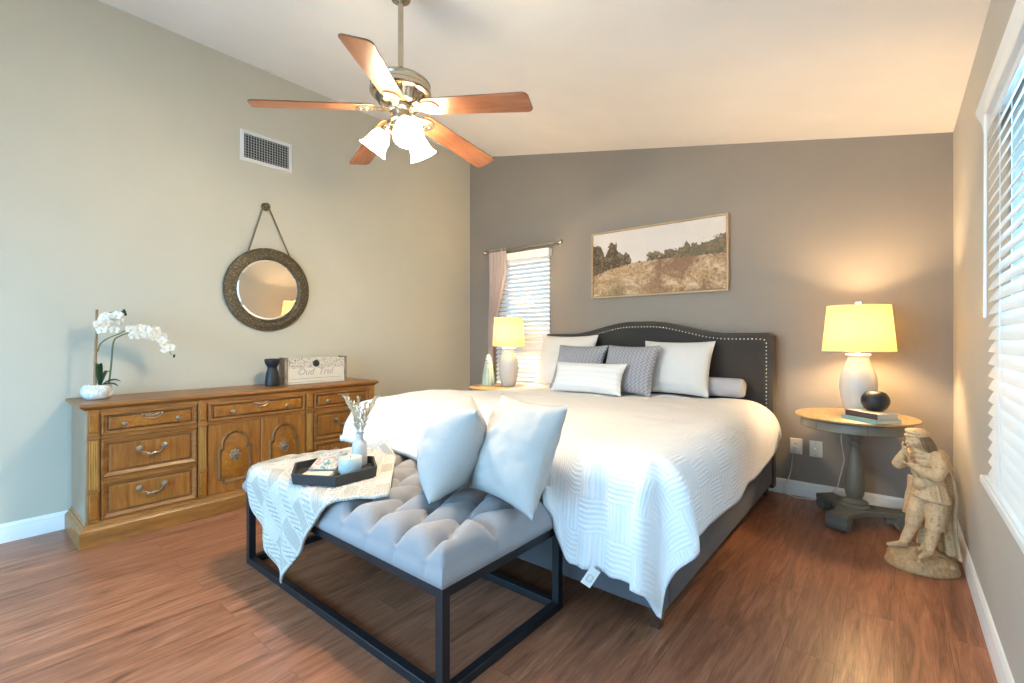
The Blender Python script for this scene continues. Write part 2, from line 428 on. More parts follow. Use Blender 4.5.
def mat_painting():
    t = NT('landscape_canvas'); g = t.n('TexCoord').outputs['Generated']; s = t.n('SeparateXYZ', {0: g}); x, z = s.outputs[0], s.outputs[2]
    asp = t.n('Mapping', {'Vector': g, 'Scale': (2, 1, 1)}).outputs[0]
    n1 = t.noise(asp, 9, 6, .65, .4); n2 = t.noise(asp, 26, 4, .7); n3 = t.noise(t.n('Mapping', {'Vector': g, 'Scale': (14, 1, 4)}).outputs[0], 5, 5, .7, .8)
    top = t.ramp(x, [(0,.86),(.07,.80),(.10,.62),(.16,.86),(.20,.80),(.24,.60),(.28,.66),(.33,.50),(.44,.52),(.50,.60),(.55,.55),(.60,.62),(.66,.60),(.74,.70),(.80,.66),(.90,.69),(1.0,.74)])
    top = t.math('ADD', top, t.math('MULTIPLY', t.math('SUBTRACT', n1, .5), .42))
    base = t.ramp(x, [(0,.33),(.15,.42),(.33,.485),(.6,.50),(1.0,.49)])
    base = t.math('ADD', base, t.math('MULTIPLY', t.math('SUBTRACT', n2, .5), .10))
    sky = t.mix(t.noise(asp, 4, 4), (.78,.73,.68), (.70,.63,.57))
    tree = t.ramp(t.math('ADD', t.math('MULTIPLY', n2, .5), t.math('MULTIPLY', n1, .5)), [(.38,(.03,.022,.012)),(.5,(.12,.085,.045)),(.62,(.32,.21,.13))])
    tree = t.mix(t.ramp(x, [(.3,0.0),(.8,.45)]), tree, (.24,.20,.12))
    f1 = t.ramp(n3, [(.32,(.17,.085,.04)),(.46,(.40,.25,.13)),(.58,(.56,.39,.22)),(.72,(.70,.54,.36))])
    n4 = t.noise(asp, 3.2, 5, .6, .8); n5 = t.noise(t.n('Mapping', {'Vector': g, 'Scale': (2, 1, 2.2), 'Location': (3, 0, 5)}).outputs[0], 4.5, 5, .65, 1.0)
    f1 = t.mix(t.ramp(n5, [(.50,0.0),(.66,.85)]), f1, (.74,.60,.43))
    f1 = t.mix(t.math('MULTIPLY', t.ramp(n4, [(.46,0.0),(.60,.85)]), t.ramp(x, [(.30,.25),(.55,1.0)])), f1, t.mix(n2, (.12,.055,.03), (.34,.19,.11)))
    f1 = t.mix(t.math('MULTIPLY', t.ramp(x, [(.10,0.0),(.2,.8),(.3,0.0)]), t.ramp(z, [(.05,.9),(.3,0.0)])), f1, (.16,.13,.05))
    col = t.mix(t.math('LESS_THAN', z, top), sky, tree); col = t.mix(t.math('LESS_THAN', z, base), col, f1)
    t.p(Base_Color=col, Roughness=.7); t.bump(n2, .15, .002); return t.m
M['painting'] = mat_painting()
def mat_magazine():
    t = NT('magazine_cover'); g = t.n('TexCoord').outputs['Generated']; n = t.noise(g, 4, 4, .6, 1)
    t.p(Base_Color=t.ramp(n, [(.40,(.08,.20,.22)),(.46,(.45,.55,.55)),(.52,(.50,.48,.45)),(.58,(.40,.13,.09)),(.66,(.55,.50,.45))]), Roughness=.35); return t.m
M['magazine'] = mat_magazine()
M['outside'] = plain('pale_stucco', (.72,.66,.58), .9, 0, .06, 5)

# ------------------------------------------------------------------ setting
T = .14
def wall_with_hole(name, axis, pos, thick, a0, a1, b0f, hole, mat, topf):
    """wall slab as a strip mesh with a rectangular hole; axis 'x' -> plane x=pos, runs along y"""
    m = MB(); h0, h1, z0, z1 = hole
    def pt(a, z, d): return (pos + d, a, z) if axis == 'x' else (a, pos + d, z)
    cells = [(a0, h0, 0, None), (h1, a1, 0, None), (h0, h1, 0, z0), (h0, h1, z1, None)]
    for (p, q, zb, zt) in cells:
        zt0 = topf(p) if zt is None else zt; zt1 = topf(q) if zt is None else zt
        r0 = [pt(p, zb, 0), pt(q, zb, 0), pt(q, zt1, 0), pt(p, zt0, 0)]; r1 = [pt(p, zb, thick), pt(q, zb, thick), pt(q, zt1, thick), pt(p, zt0, thick)]
        m.loft([r0, r1])
    return struct(m.build(name, mat))
struct(MB().box(XL-.3, XR+.3, YF-.2, YB+.3, -.12, 0).build('floor', M['floor']))
m = MB(); e = .25
def cz(x): return ceil_z(x)
m.loft([[(XL-e, YF-.2, cz(XL-e)), (XR+e, YF-.2, cz(XR+e)), (XR+e, YB+e, cz(XR+e)), (XL-e, YB+e, cz(XL-e))], [(XL-e, YF-.2, cz(XL-e)+.15), (XR+e, YF-.2, cz(XR+e)+.15), (XR+e, YB+e, cz(XR+e)+.15), (XL-e, YB+e, cz(XL-e)+.15)]])
struct(m.build('ceiling', M['ceiling']))
struct(MB().box(XL-T, XL, YF, YB+T, 0, ZL).build('wall_left', M['wall_light']))
WB = (-3.46, -2.80, .60, 2.06)           # window in the back wall
WR = (.35, 2.13, .735, 1.90)              # window in the right wall
wall_with_hole('wall_back', 'y', YB, T, XL, XR, 0, WB, M['wall_taupe'], lambda a: ceil_z(a))
wall_with_hole('wall_right', 'x', XR, T, YF, YB+T, 0, WR, M['wall_right'], lambda a: ZR)
wall_with_hole('wall_front', 'y', YF, -T, XL, XR, 0, (-3.6, -.2, .05, 2.1), M['wall_light'], lambda a: ceil_z(a))
def baseboard(name, p0, p1, nrm):
    m = MB(); h, d = .108, .016; n = Vector((*nrm, 0))
    prof = [(0,0),(d,0),(d,.07),(d*.8,.078),(d*.8,.09),(d*.35,.104),(0,h)]
    rings = []
    for p in (p0, p1): rings.append([Vector((*p, 0)) + n*a + Vector((0,0,z)) for a, z in prof])
    m.loft(rings); return struct(m.build(name, M['trim'], sharp=25))
baseboard('baseboard_left', (XL, YF), (XL, YB), (1,0))
baseboard('baseboard_back', (XL+.016, YB), (XR-.016, YB), (0,-1))
baseboard('baseboard_right', (XR, YF), (XR, YB), (-1,0))

def window(name, axis, pos, hole, split):
    h0, h1, z0, z1 = hole; m = MB(); w = .045; d0, d1 = .06, .11
    def bx(a0, a1, b0, b1, e0=d0, e1=d1, mm=None):
        (mm or m).box(*((pos+e0, pos+e1, a0, a1, b0, b1) if axis == 'x' else (a0, a1, pos+e0, pos+e1, b0, b1)))
    bx(h0, h0+w, z0, z1); bx(h1-w, h1, z0, z1); bx(h0+w, h1-w, z0, z0+w); bx(h0+w, h1-w, z1-w, z1)
    if split == 'h': zc = 1.02; bx(h0+w, h1-w, zc-.025, zc+.025)
    else: yc = (h0+h1)/2; bx(yc-.03, yc+.03, z0+w, z1-w)
    o = struct(m.build(name, M['trim'], bev=.004))
    g = MB(); bx(h0+w*.8, h1-w*.8, z0+w*.8, z1-w*.8, .082, .088, g); g.build('glass_pane', M['glass'], o); return o
window('window_1', 'y', YB, WB, 'h')
window('window_2', 'x', XR, WR, 'v')
# window sill in the right wall
struct(MB().box(XR-.066, XR+.06, WR[0]-.06, 2.22, WR[2]-.045, WR[2]-.020).build('trim_1', M['trim'], bev=.004))

# ------------------------------------------------------------------ dresser
def make_dresser():
    d = thing('dresser', 'long golden oak dresser with burl doors and brass pulls against the left wall', 'dresser', (-3.73, 1.455, 0))
    xb, xf = XL+.02, -3.505
    m = MB(); m.box(xb, xf, .52, 2.39, .085, .765); m.build('carcass', M['oak_side'], d, bev=.003)
    # face frame sits on the carcass
    for a0, a1, z0, z1 in [(.522,2.388,.742,.765),(.522,2.388,.595,.617),(.522,2.388,.085,.135),(.583,1.054,.357,.372),(1.845,2.325,.357,.372)]: MB().box(xf, xf+.012, a0, a1, z0, z1).build('face_rail', M['oak_h'], d, bev=.002)
    m = MB()
    prof = [(0,.765),(.012,.765),(.016,.772),(.026,.776),(.034,.786),(.034,.795),(.028,.802),(0,.802)]
    x0, x1, y0, y1 = xb, xf, .525, 2.385
    rings = []
    for a, z in prof: rings.append([(x0, y0-a, z), (x1+a, y0-a, z), (x1+a, y1+a, z), (x0, y1+a, z)])
    m.loft(rings); m.build('dresser_top', M['oak_h'], d, sharp=25)
    m = MB(); prof = [(0,.14),(.006,.135),(.010,.122),(.018,.118),(.020,.108),(.030,.100),(.036,.090),(.036,0),(0,0)]
    rings = [[(x0, y0-a, z), (x1+a, y0-a, z), (x1+a, y1+a, z), (x0, y1+a, z)] for a, z in prof]
    m.loft(rings); m.build('plinth', M['oak_h'], d, sharp=25)
    # pilasters
    for (p0, p1) in [(.524,.577),(1.063,1.113),(1.783,1.837),(2.332,2.386)]:
        m = MB()
        m.box(xf, xf+.020, p0, p1, .135, .765)
        pil = m.build('pilaster', M['oak_v'], d, bev=.002)
        for z0, z1 in [(.64,.745),(.15,.295)]: MB().box(xf+.018, xf+.027, p0+.007, p1-.007, z0, z1).build('pilaster_panel', M['burl'], pil, bev=.004)
        m = MB(); n = 4; w = (p1-p0-.012)/n
        for k in range(n):
            a = p0+.006+w*k; m.cyl((xf+.017, a+w/2, .322), (xf+.017, a+w/2, .592), w*.46, n=10)
        m.build('fluting', M['fluted'], pil)
        
        for z0, z1 in [(.298,.316),(.597,.63)]: MB().box(xf, xf+.026, p0-.002, p1+.002, z0, z1).build('pilaster_cap', M['oak_h'], pil, bev=.003)
    def panel(m, y0, y1, z0, z1, steps):
        rings = []
        for ins, dx in steps: rings.append([(xf+dx, y0+ins, z0+ins), (xf+dx, y1-ins, z0+ins), (xf+dx, y1-ins, z1-ins), (xf+dx, y0+ins, z1-ins)])
        m.loft(rings, caps=(False, True))
    def knob(y, z, par):
        m = MB(); R = Matrix.Rotation(radians(90), 3, 'Y')
        m.lathe([(.010,0),(.012,.002),(.006,.006),(.006,.014),(.013,.019),(.0145,.025),(.011,.031),(.003,.033)], (xf+.022, y, z), 16, R); m.build('knob', M['aged_brass'], par)
    def bail(y, z, par):
        m = MB(); R = Matrix.Rotation(radians(90), 3, 'Y')
        for s in (-1, 1):
            m.lathe([(.016,0),(.017,.003),(.010,.006),(.008,.014),(.013,.018),(.013,.024),(.004,.028)], (xf+.020, y+s*.062, z+.012), 14, R)
        pts = []
        for k in range(25):
            t = k/24*2-1
            pts.append((xf+.040-.006*abs(t), y+t*.062, z+.008-.034*(1-abs(t)**2.2) + .004*sin(t*9)))
        m.tube(pts, lambda t: .0042+.0022*exp(-((t-.5)/.12)**2), 8)
        for s in (-.02, 0, .02): m.ell((xf+.041, y+s, z-.026+abs(s)*.1), (.005,.009,.008), n=8, m=6)
        m.build('bail_pull', M['aged_brass'], par)
    def top_drawer(y0, y1):
        z0, z1 = .617, .742; m = MB()
        panel(m, y0, y1, z0, z1, [(0,0),(0,.014),(.006,.020),(.012,.020),(.018,.012),(.024,.010)])
        dr = m.build('drawer', M['oak_h'], d, sharp=20)
        m = MB(); panel(m, y0+.034, y1-.034, z0+.030, z1-.026, [(0,.008),(0,.018),(.004,.022)]); m.build('burl_panel', M['burl'], dr, sharp=20)
        m = MB(); pa = [(y0+.030, z0+.026), (y1-.030, z0+.026), (y1-.030, z1-.022), (y0+.030, z1-.022)]
        m.tube([(xf+.012, a, b) for a, b in pa for _ in (0,)], .0035, 6, closed=True); m.build('groove', M['oak_dark'], dr)
        yc = (y0+y1)/2; m = MB(); ct = z1-.020
        outl = [(yc + .055*cos(a), ct + .036*sin(a)) for a in [pi + k*pi/14 for k in range(15)]]
        m.prism(outl, lambda a, b: (xf+.014, a, b), lambda a, b: (xf+.026, a, b)); em = m.build('emblem_plate', M['oak_v'], dr, bev=.002)
        m = MB()
        m.tube([(xf+.027, a, b) for a, b in [(yc + .05*cos(t), ct-.002+.032*sin(t)) for t in [pi+k*pi/14 for k in range(15)]]], .0032, 6)
        for q in range(5):
            a = -.030+.015*q; m.ell((xf+.027, yc+a, ct-.010-.007*(1-abs(q-2)/2)), (.006,.010,.007), Matrix.Rotation((q-2)*.5, 3, 'X'), 10, 6)
        m.build('carved_emblem', M['aged_brass'], dr)
        for s in (.22, .78): knob(y0+(y1-y0)*s, (z0+z1)/2-.004, dr)
    def big_drawer(y0, y1, z0, z1):
        m = MB(); panel(m, y0, y1, z0, z1, [(0,0),(0,.014),(.004,.019),(.010,.019),(.028,.010),(.034,.010),(.036,.013),(.040,.014)])
        dr = m.build('drawer', M['oak_h'], d, sharp=20)
        m = MB(); panel(m, y0+.040, y1-.040, z0+.040, z1-.040, [(0,.012),(0,.0145),(.002,.016)]); m.build('grain_panel', M['oak_v'], dr, sharp=20)
        m = MB(); i = .031; m.tube([(xf+.0105, a, b) for a, b in [(y0+i,z0+i),(y1-i,z0+i),(y1-i,z1-i),(y0+i,z1-i)]], .0028, 6, closed=True); m.build('groove', M['oak_dark'], dr)
        bail((y0+y1)/2, (z0+z1)/2+.02, dr)
    for (y0, y1) in [(.583,1.056),(1.845,2.326)]:
        top_drawer(y0, y1); big_drawer(y0, y1, .372, .594); big_drawer(y0, y1, .137, .356)
    top_drawer(1.12, 1.776)
    for (y0, y1) in [(1.12,1.446),(1.451,1.776)]:
        z0, z1 = .137, .594; m = MB(); panel(m, y0, y1, z0, z1, [(0,0),(0,.013),(.003,.016)]); dr = m.build('door', M['oak_v'], d, sharp=20)
        yc = (y0+y1)/2; W, H0, H1 = .108, z0+.055, z1-.045
        def outline(g):
            w = W-g; top = H1-g; bot = H0+g; sh = top-.115; pts = []
            pts += [(yc-w*.72, bot), (yc+w*.72, bot), (yc+w*.76, bot+.022), (yc+w, bot+.030), (yc+w, sh), (yc+w*.80, sh+.006), (yc+w*.80, sh+.03)]
            for k in range(1, 12):
                a = k*pi/12; pts.append((yc+w*.80*cos(a), sh+.03+(top-sh-.03)*sin(a)))
            pts += [(yc-w*.80, sh+.03), (yc-w*.80, sh+.006), (yc-w, sh), (yc-w, bot+.030), (yc-w*.76, bot+.022)]
            return pts
        m = MB(); o1, o2, o3, o4 = outline(0), outline(.008), outline(.020), outline(.026)
        m.loft([[(xf+.014,a,b) for a,b in o1], [(xf+.025,a,b) for a,b in o2], [(xf+.020,a,b) for a,b in o3], [(xf+.014,a,b) for a,b in o4]], caps=(False, False))
        m.build('arched_moulding', M['oak_dark'] if False else M['groove_oak'], dr, sharp=30)
        m = MB(); m.loft([[(xf+.0145,a,b) for a,b in outline(.022)], [(xf+.0175,a,b) for a,b in outline(.028)]], caps=(False, True)); m.build('burl_panel', M['burl'], dr)
        m = MB(); R = Matrix.Rotation(radians(90), 3, 'Y'); zc = (z0+z1)/2+.015
        m.lathe([(.030,0),(.031,.003),(.022,.006),(.012,.008),(.011,.020),(.004,.023)], (xf+.017, yc, zc), 18, R)
        for k in range(8): m.ell((xf+.021, yc+.028*cos(k*pi/4), zc+.028*sin(k*pi/4)), (.004,.009,.009), n=8, m=6)
        m.tube([(xf+.036, yc+.024*cos(t), zc-.016+.024*sin(t)) for t in [k*2*pi/20 for k in range(20)]], .0038, 8, closed=True)
        m.build('ring_pull', M['aged_brass'], dr)
    return d
M['groove_oak'] = wood('groove_oak', (.12,.055,.015), (.24,.12,.035), (9,9,.8), 4, .42)
make_dresser()

# ------------------------------------------------------------------ bench
def make_bench():
    b = thing('tufted_bench', 'grey button-tufted bench on a black metal frame at the foot of the bed', 'bench', (-1.87, 1.365, 0))
    x0, x1, y0, y1, w, zt = -2.617, -1.115, 1.015, 1.715, .034, .37
    for x in (x0, x1-w):
        for y in (y0, y1-w): MB().box(x, x+w, y, y+w, 0, zt).build('leg', M['black_metal'], b, bev=.002)
    for nm, z in (('top_rail', zt-w), ('bottom_rail', 0)):
        for y in (y0, y1-w): MB().box(x0+w, x1-w, y, y+w, z, z+w).build(nm, M['black_metal'], b, bev=.002)
        for x in (x0, x1-w): MB().box(x, x+w, y0+w, y1-w, z, z+w).build(nm, M['black_metal'], b, bev=.002)
    W, D = x1-x0, y1-y0
    btn = []; rows = 4; dx = W/9; dy = D/4.0
    for j in range(rows):
        yy = y0 + dy*(j+.5)
        n = 9 if j % 2 == 0 else 8
        for i in range(n): btn.append((x0 + dx*(i+.5 + (0 if n == 9 else .5)), yy))
    segs = []
    for i, a in enumerate(btn):
        for c in btn[i+1:]:
            if abs(abs(a[0]-c[0])-dx/2) < .01 and abs(abs(a[1]-c[1])-dy) < .01: segs.append((a, c))
    for a in btn:
        if abs(a[1]-btn[0][1]) < .01: segs.append((a, (a[0], y0-.02)))
        if abs(a[1]-btn[-1][1]) < .01: segs.append((a, (a[0], y1+.02)))
    for a in btn:
        if a[0]-x0 < dx*1.1 and a[0]-x0 > dx*.6: segs.append((a, (x0-.02, a[1])))
        if x1-a[0] < dx*1.1 and x1-a[0] > dx*.6: segs.append((a, (x1+.02, a[1])))
    def dseg(x, y, s):
        (ax, ay), (bx, by) = s; vx, vy = bx-ax, by-ay; L2 = vx*vx+vy*vy
        t = max(0, min(1, ((x-ax)*vx+(y-ay)*vy)/L2)); px, py = ax+vx*t, ay+vy*t
        return sqrt((x-px)**2+(y-py)**2)
    nx, ny = 150, 76; zb, H, R = zt, .142, .070
    def top(u, v):
        x = x0 + W*u; y = y0 + D*v
        e = min(x-x0, x1-x, y-y0, y1-y)
        z = H if e > R else H-R+sqrt(max(0, R*R-(R-e)**2))
        db = min(sqrt((x-a)**2+(y-c)**2) for a, c in btn); ds = min(dseg(x, y, s) for s in segs)
        k = 1 if e > .012 else e/.012
        z -= k*(.042*exp(-(db/.026)**2) + .022*exp(-(ds/.007)) + .030*exp(-(ds/.034)**2))
        return (x, y, zb+max(z, .012))
    m = MB()
    # remap the parameter so that more rows fall on the rounded edge
    def rm(u): return u
    m.grid(nx, ny, lambda u, v: top(rm(u), rm(v)))
    per = []
    for i in range(nx): per.append((i/nx, 0))
    for j in range(ny): per.append((1, j/ny))
    for i in range(nx, 0, -1): per.append((i/nx, 1))
    for j in range(ny, 0, -1): per.append((0, j/ny))
    def side(k, t):
        u, v = per[k % len(per)]; x, y, z = top(u, v); zz = zb + (z-zb)*t
        ds = min(dseg(x, y, s) for s in segs); bul = .016*sin(pi*min(1, t*.75+.25))*1.0 - .010*exp(-(ds/.012)**2)*min(1, t*2) - .016*.707*0
        ox = -1 if u == 0 else (1 if u == 1 else 0); oy = -1 if v == 0 else (1 if v == 1 else 0)
        f = (t*(1-t)*4)
        return (x+ox*bul*f, y+oy*bul*f, zz)
    P = len(per); rings = [[side(k, t) for k in range(P)] for t in (0, .15, .3, .5, .7, .85, 1.0)]
    m.loft(rings, caps=(True, False))
    cu = m.build('cushion', M['bench_fabric'], b, weld=.0008, sharp=75)
    for a, c in btn:
        m = MB(); m.ell((a, c, zb+H-.082), (.011,.011,.006), n=12, m=6); m.build('button', M['bench_fabric'], cu)
    return b
make_bench()

# ------------------------------------------------------------------ bed, mattress, comforter
BX0, BX1, BXC = -2.76, -.69, -1.725
def make_bed():
    b = thing('bed', 'king bed with charcoal upholstered camelback headboard and nailhead trim', 'bed', (BXC, 2.85, 0))
    def top(x):
        t = abs(x-BXC)/((BX1-BX0)/2)
        return 1.213 + .105*(1-sstep(.08, .69, t))
    def outline(ins, n=60):
        pts = [(BX0+ins, .06), (BX1-ins, .06)]
        r = .03
        for k in range(n+1):
            x = BX1-ins - (BX1-BX0-2*ins)*k/n; z = top(x)-ins
            e = min(x-BX0-ins, BX1-ins-x)
            if e < r: z -= r - sqrt(max(0, r*r-(r-e)**2))
            pts.append((x, z))
        return pts
    m = MB(); yf, yb = 3.905, 3.995
    rings = [[(x, y, z) for x, z in outline(i)] for y, i in [(yb,0),(yf+.012,0),(yf+.003,.003),(yf,.012),(yf,.055),(yf+.008,.062)]]
    m.loft(rings); hb = m.build('headboard', M['charcoal'], b, sharp=50)
    m = MB(); pts = outline(.048, 400); path = [p for p in pts[2:]]
    path = [(BX1-.048, .35), *path, (BX0+.048, .35)]
    acc = 0; last = path[0]; step = .028
    for p in path:
        q = last
        while True:
            dd = sqrt((p[0]-q[0])**2+(p[1]-q[1])**2)
            if dd < step: break
            t = step/dd; q = (q[0]+(p[0]-q[0])*t, q[1]+(p[1]-q[1])*t)
            m.ell((q[0], yf, q[1]), (.0068,.005,.0068), n=8, m=4)
        last = q
    m.build('nailhead_trim', M['nickel'], hb)
    for s, (x0, x1) in ((-1, (BX0+.01, BX0+.075)), (1, (BX1-.075, BX1-.01))):
        MB().box(x0, x1, 1.86, yf, .09, .36).build('side_rail', M['rail_fabric'], b, bev=.012)
    MB().box(BX0+.01, BX1-.01, 1.795, 1.86, .09, .37).build('foot_rail', M['rail_fabric'], b, bev=.012)
    for x in (BX0+.06, BX1-.06):
        for y in (1.85, 3.90):
            m = MB(); m.lathe([(.028,0),(.034,.04),(.042,.10)], (x, y, 0), 4, Matrix.Rotation(pi/4, 3, 'Z')); m.build('leg', M['leg_wood'], b, bev=.003)
    MB().box(BX0+.075, BX1-.075, 1.86, yf, .22, .30).build('slat_base', M['black_wood'], b)
    MB().box(BX0+.09, BX1-.09, 1.875, 3.895, .30, .655).build('mattress', M['mattress'], b, bev=.05, seg=4)
    return b
M['rail_fabric'] = fabric('grey_linen_rail', (.085,.087,.095), (.14,.14,.15), 300, .9, .3)
make_bed()
# comforter
CX = .975; CYF, CYH = 1.80, 3.80; CZ = .715
def comf(s, t):
    """s in [0,1] left to right of the cloth, t in [0,1] foot to head"""
    AL, AR = .33, .405
    S = -(CX+AL) + s*(2*CX+AL+AR)                  # cloth x, 0 at bed centre line
    sg = 1 if S > 0 else -1
    bx = BXC + S                                    # rough world x
    reach = .31 + .235*sstep(-1.16, -1.02, bx)
    Lt = reach + (CYH-CYF); Tt = Lt*t               # distance from the foot hem
    by = max(0, reach - Tt)
    y = CYF if by > 0 else CYF + (Tt-reach)
    soft = sstep(2.5, 3.4, y) if sg > 0 else 0; c2 = CX - .11*soft
    ax = max(0, abs(S)-c2); x = BXC + max(-c2, min(c2, S))
    # shorter side drop close to the head
    ax *= 1 - (.25*sstep(2.9, 3.8, y) if sg > 0 else .80*sstep(2.75, 3.2, y))
    rho = sqrt(ax*ax+by*by); R = .14 + .10*soft
    if rho > 0:
        if rho < R*pi/2: out, dn = R*sin(rho/R), R*(1-cos(rho/R))
        else:
            e = rho - R*pi/2; th = atan2(by, ax); cor = sin(2*th)**2 if (ax > 0 and by > 0) else 0
            out, dn = R + e*(.07+.04*cor), R + e*(.985-.03*cor)
            if by > 0 and ax == 0: out = R + e*.35 if bx < -1.1 else R + e*.12
        th = atan2(by, ax)
        k = min(1, rho/.35)
        if ax > 0 and by > 0: out += k*(.050*sin(th*5.0+.4) )
        elif ax > 0: out += k*(.016*sin(y*5.5+1.0)*sstep(1.85, 2.2, y) + .016*nz(y*3.1, sg*2.0) + .02*sin(.4)*(1-sstep(1.85,2.1,y)))
        else: out += k*((.018*exp(-((bx+.96)/.022)**2)+.014*exp(-((bx+.84)/.025)**2)-.015*exp(-((bx+.90)/.03)**2))*sstep(-1.05,-.98,bx) + .016*sin(bx*9) + .018*nz(bx*4, 5.0))
        dx, dy = cos(th)*out*sg, -sin(th)*out
        x += dx; y += dy; z = CZ - dn
    else: z = CZ
    # puff of the filling and soft rumples
    e = min(1, max(0, (CX-abs(S))/.35)); e2 = min(1, max(0, (y-CYF)/.30))
    top = 1 if rho == 0 else max(0, 1-rho/.2)
    z += top*(.030*(1-(1-e)**2)*0 + .016*nz(x*2.4, y*2.4, 1.3) + .008*nz(x*7, y*7, 4.1))
    z += .070*exp(-((y-2.25)/.55)**2)*sstep(.55, 1.05, -S)*max(0, 1-max(0, ax-.05)/.2)*(1 if by == 0 else max(0, 1-by/.2))   # puffy left side
    if rho > 0.12:
        z += .006*nz(x*9, y*9, z*9)
        if ax > 0 and by == 0: z += 0
    if by > 0 and bx < -1.12: z = max(z, .548)
    elif by > 0 and bx < -1.02: z = max(z, .548 - (bx+1.12)*3.6)
    return Vector((x, y, z))
m = MB(); LX, LY = 2*CX+.855, .31+2.0
m.grid(170, 150, comf, lambda s, t: (s*LX, t*LY))
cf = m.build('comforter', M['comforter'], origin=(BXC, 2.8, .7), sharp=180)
sd = cf.modifiers.new('thick', 'SOLIDIFY'); sd.thickness = .028; sd.offset = -1.0
tag(cf, 'white quilted basketweave comforter draped over the king bed', 'comforter')
# care label sewn to the foot hem
q = Vector((-.905, 1.628, .268)); _r = Vector((.775,.632,0)); _u = Vector((0,0,1))
_d = (_r*-.56 - _u*.83); _w = (_r*.83 - _u*.56); _n = _d.cross(_w).normalized()
def lp_(a, b, c): return q + _w*a + _d*b + _n*c
m = MB(); m.loft([[lp_(-.022,0,c), lp_(.022,0,c), lp_(.022,.075,c), lp_(-.022,.075,c)] for c in (-.001,.001)])
lab = m.build('care_label', M['cloth_label'], cf); lab['label'] = 'white care label on the foot hem'
m = MB(); m.tube([lp_(a, b, c) for c in (.0015,) for a, b in [(-.010,.030),(.010,.030),(.010,.055),(-.010,.055)]], .0014, 5, closed=True); m.build('label_print', M['ink'], lab)

# ------------------------------------------------------------------ pillows
def pillow(name, label, mat, w, h, t, loc, rz, lean, roll=0, group=None, pinch=.07, seed=0, wr=.006):
    m = MB(); n = 36
    def f(side):
        def g(a, b):
            u, v = a*2-1, b*2-1
            x = u*w/2*(1-pinch*(1-v*v)); z = v*h/2*(1-pinch*(1-u*u))
            k = max(0, 1-abs(u)**2.6)**.62*max(0, 1-abs(v)**2.6)**.62
            th = t/2*k + wr*nz(u*2.5+seed, v*2.5, side)*k + wr*.5*nz(u*6+seed, v*6, side+3)*min(1,k*2)
            return (x, side*th, z+h/2)
        return g
    m.grid(n, n, f(-1), lambda a, b: (a*w, b*h)); m.grid(n, n, f(1), lambda a, b: (a*w, b*h))
    o = m.build(name, mat, sharp=80, weld=.0004)
    R = Matrix.Translation(loc) @ Matrix.Rotation(radians(rz), 4, 'Z') @ Matrix.Rotation(radians(-lean), 4, 'X') @ Matrix.Rotation(radians(roll), 4, 'Y')
    o.matrix_world = R
    return tag(o, label, 'pillow', group)
gp = 'pillows against the headboard'; CT = .722
pillow('pillow', 'cream euro pillow standing at the left end of the headboard by the window', M['cream_fabric'], .62, .50, .19, (-2.41, 3.68, CT), 0, 17, 0, gp, seed=1)
pillow('pillow', 'left grey herringbone pillow in front of the cream euro pillow', M['herringbone'], .49, .43, .15, (-2.165, 3.49, CT), 2, 26, 0, gp, seed=2)
pillow('pillow', 'right grey herringbone pillow in front of the white pillow', M['herringbone'], .47, .43, .15, (-1.685, 3.47, CT), -3, 25, 0, gp, seed=3)
pillow('pillow', 'large white pillow at the right beside the pale bolster', M['white_fabric'], .58, .46, .18, (-1.37, 3.665, CT), -1, 22, 0, gp, seed=4)
pillow('lumbar_pillow', 'long white lumbar pillow lying in front of the grey pillows', M['lumbar'], .66, .27, .15, (-1.96, 3.325, CT), 0, 24, 0, gp, seed=5)
m = MB(); prof = [(.02,-.26),(.05,-.262),(.066,-.25),(.072,-.23),(.073,0),(.072,.23),(.066,.25),(.05,.262),(.02,.26)]
m.lathe(prof, (0,0,0), 28, Matrix.Rotation(radians(90), 3, 'Y'))
for v in m.bm.verts: v.co *= 1 + .03*nz(v.co.x*9, v.co.y*14, v.co.z*14)
o = m.build('bolster_pillow', M['bolster']); o.location = (-1.13, 3.818, CT+.072); tag(o, 'pale grey rolled bolster at the right end of the bed', 'pillow')
gb = 'pillows on the bench'
pillow('pillow', 'off-white square pillow seen edge-on, left of the two on the bench', M['linen'], .46, .42, .28, (-1.585, 1.375, .514), -43.4, 27, 0, gb, seed=6, pinch=.09, wr=.012)
pillow('pillow', 'off-white square pillow facing the room, right of the two on the bench', M['linen'], .46, .44, .21, (-1.232, 1.415, .514), -15.6, 24, 0, gb, seed=8, pinch=.09, wr=.012)

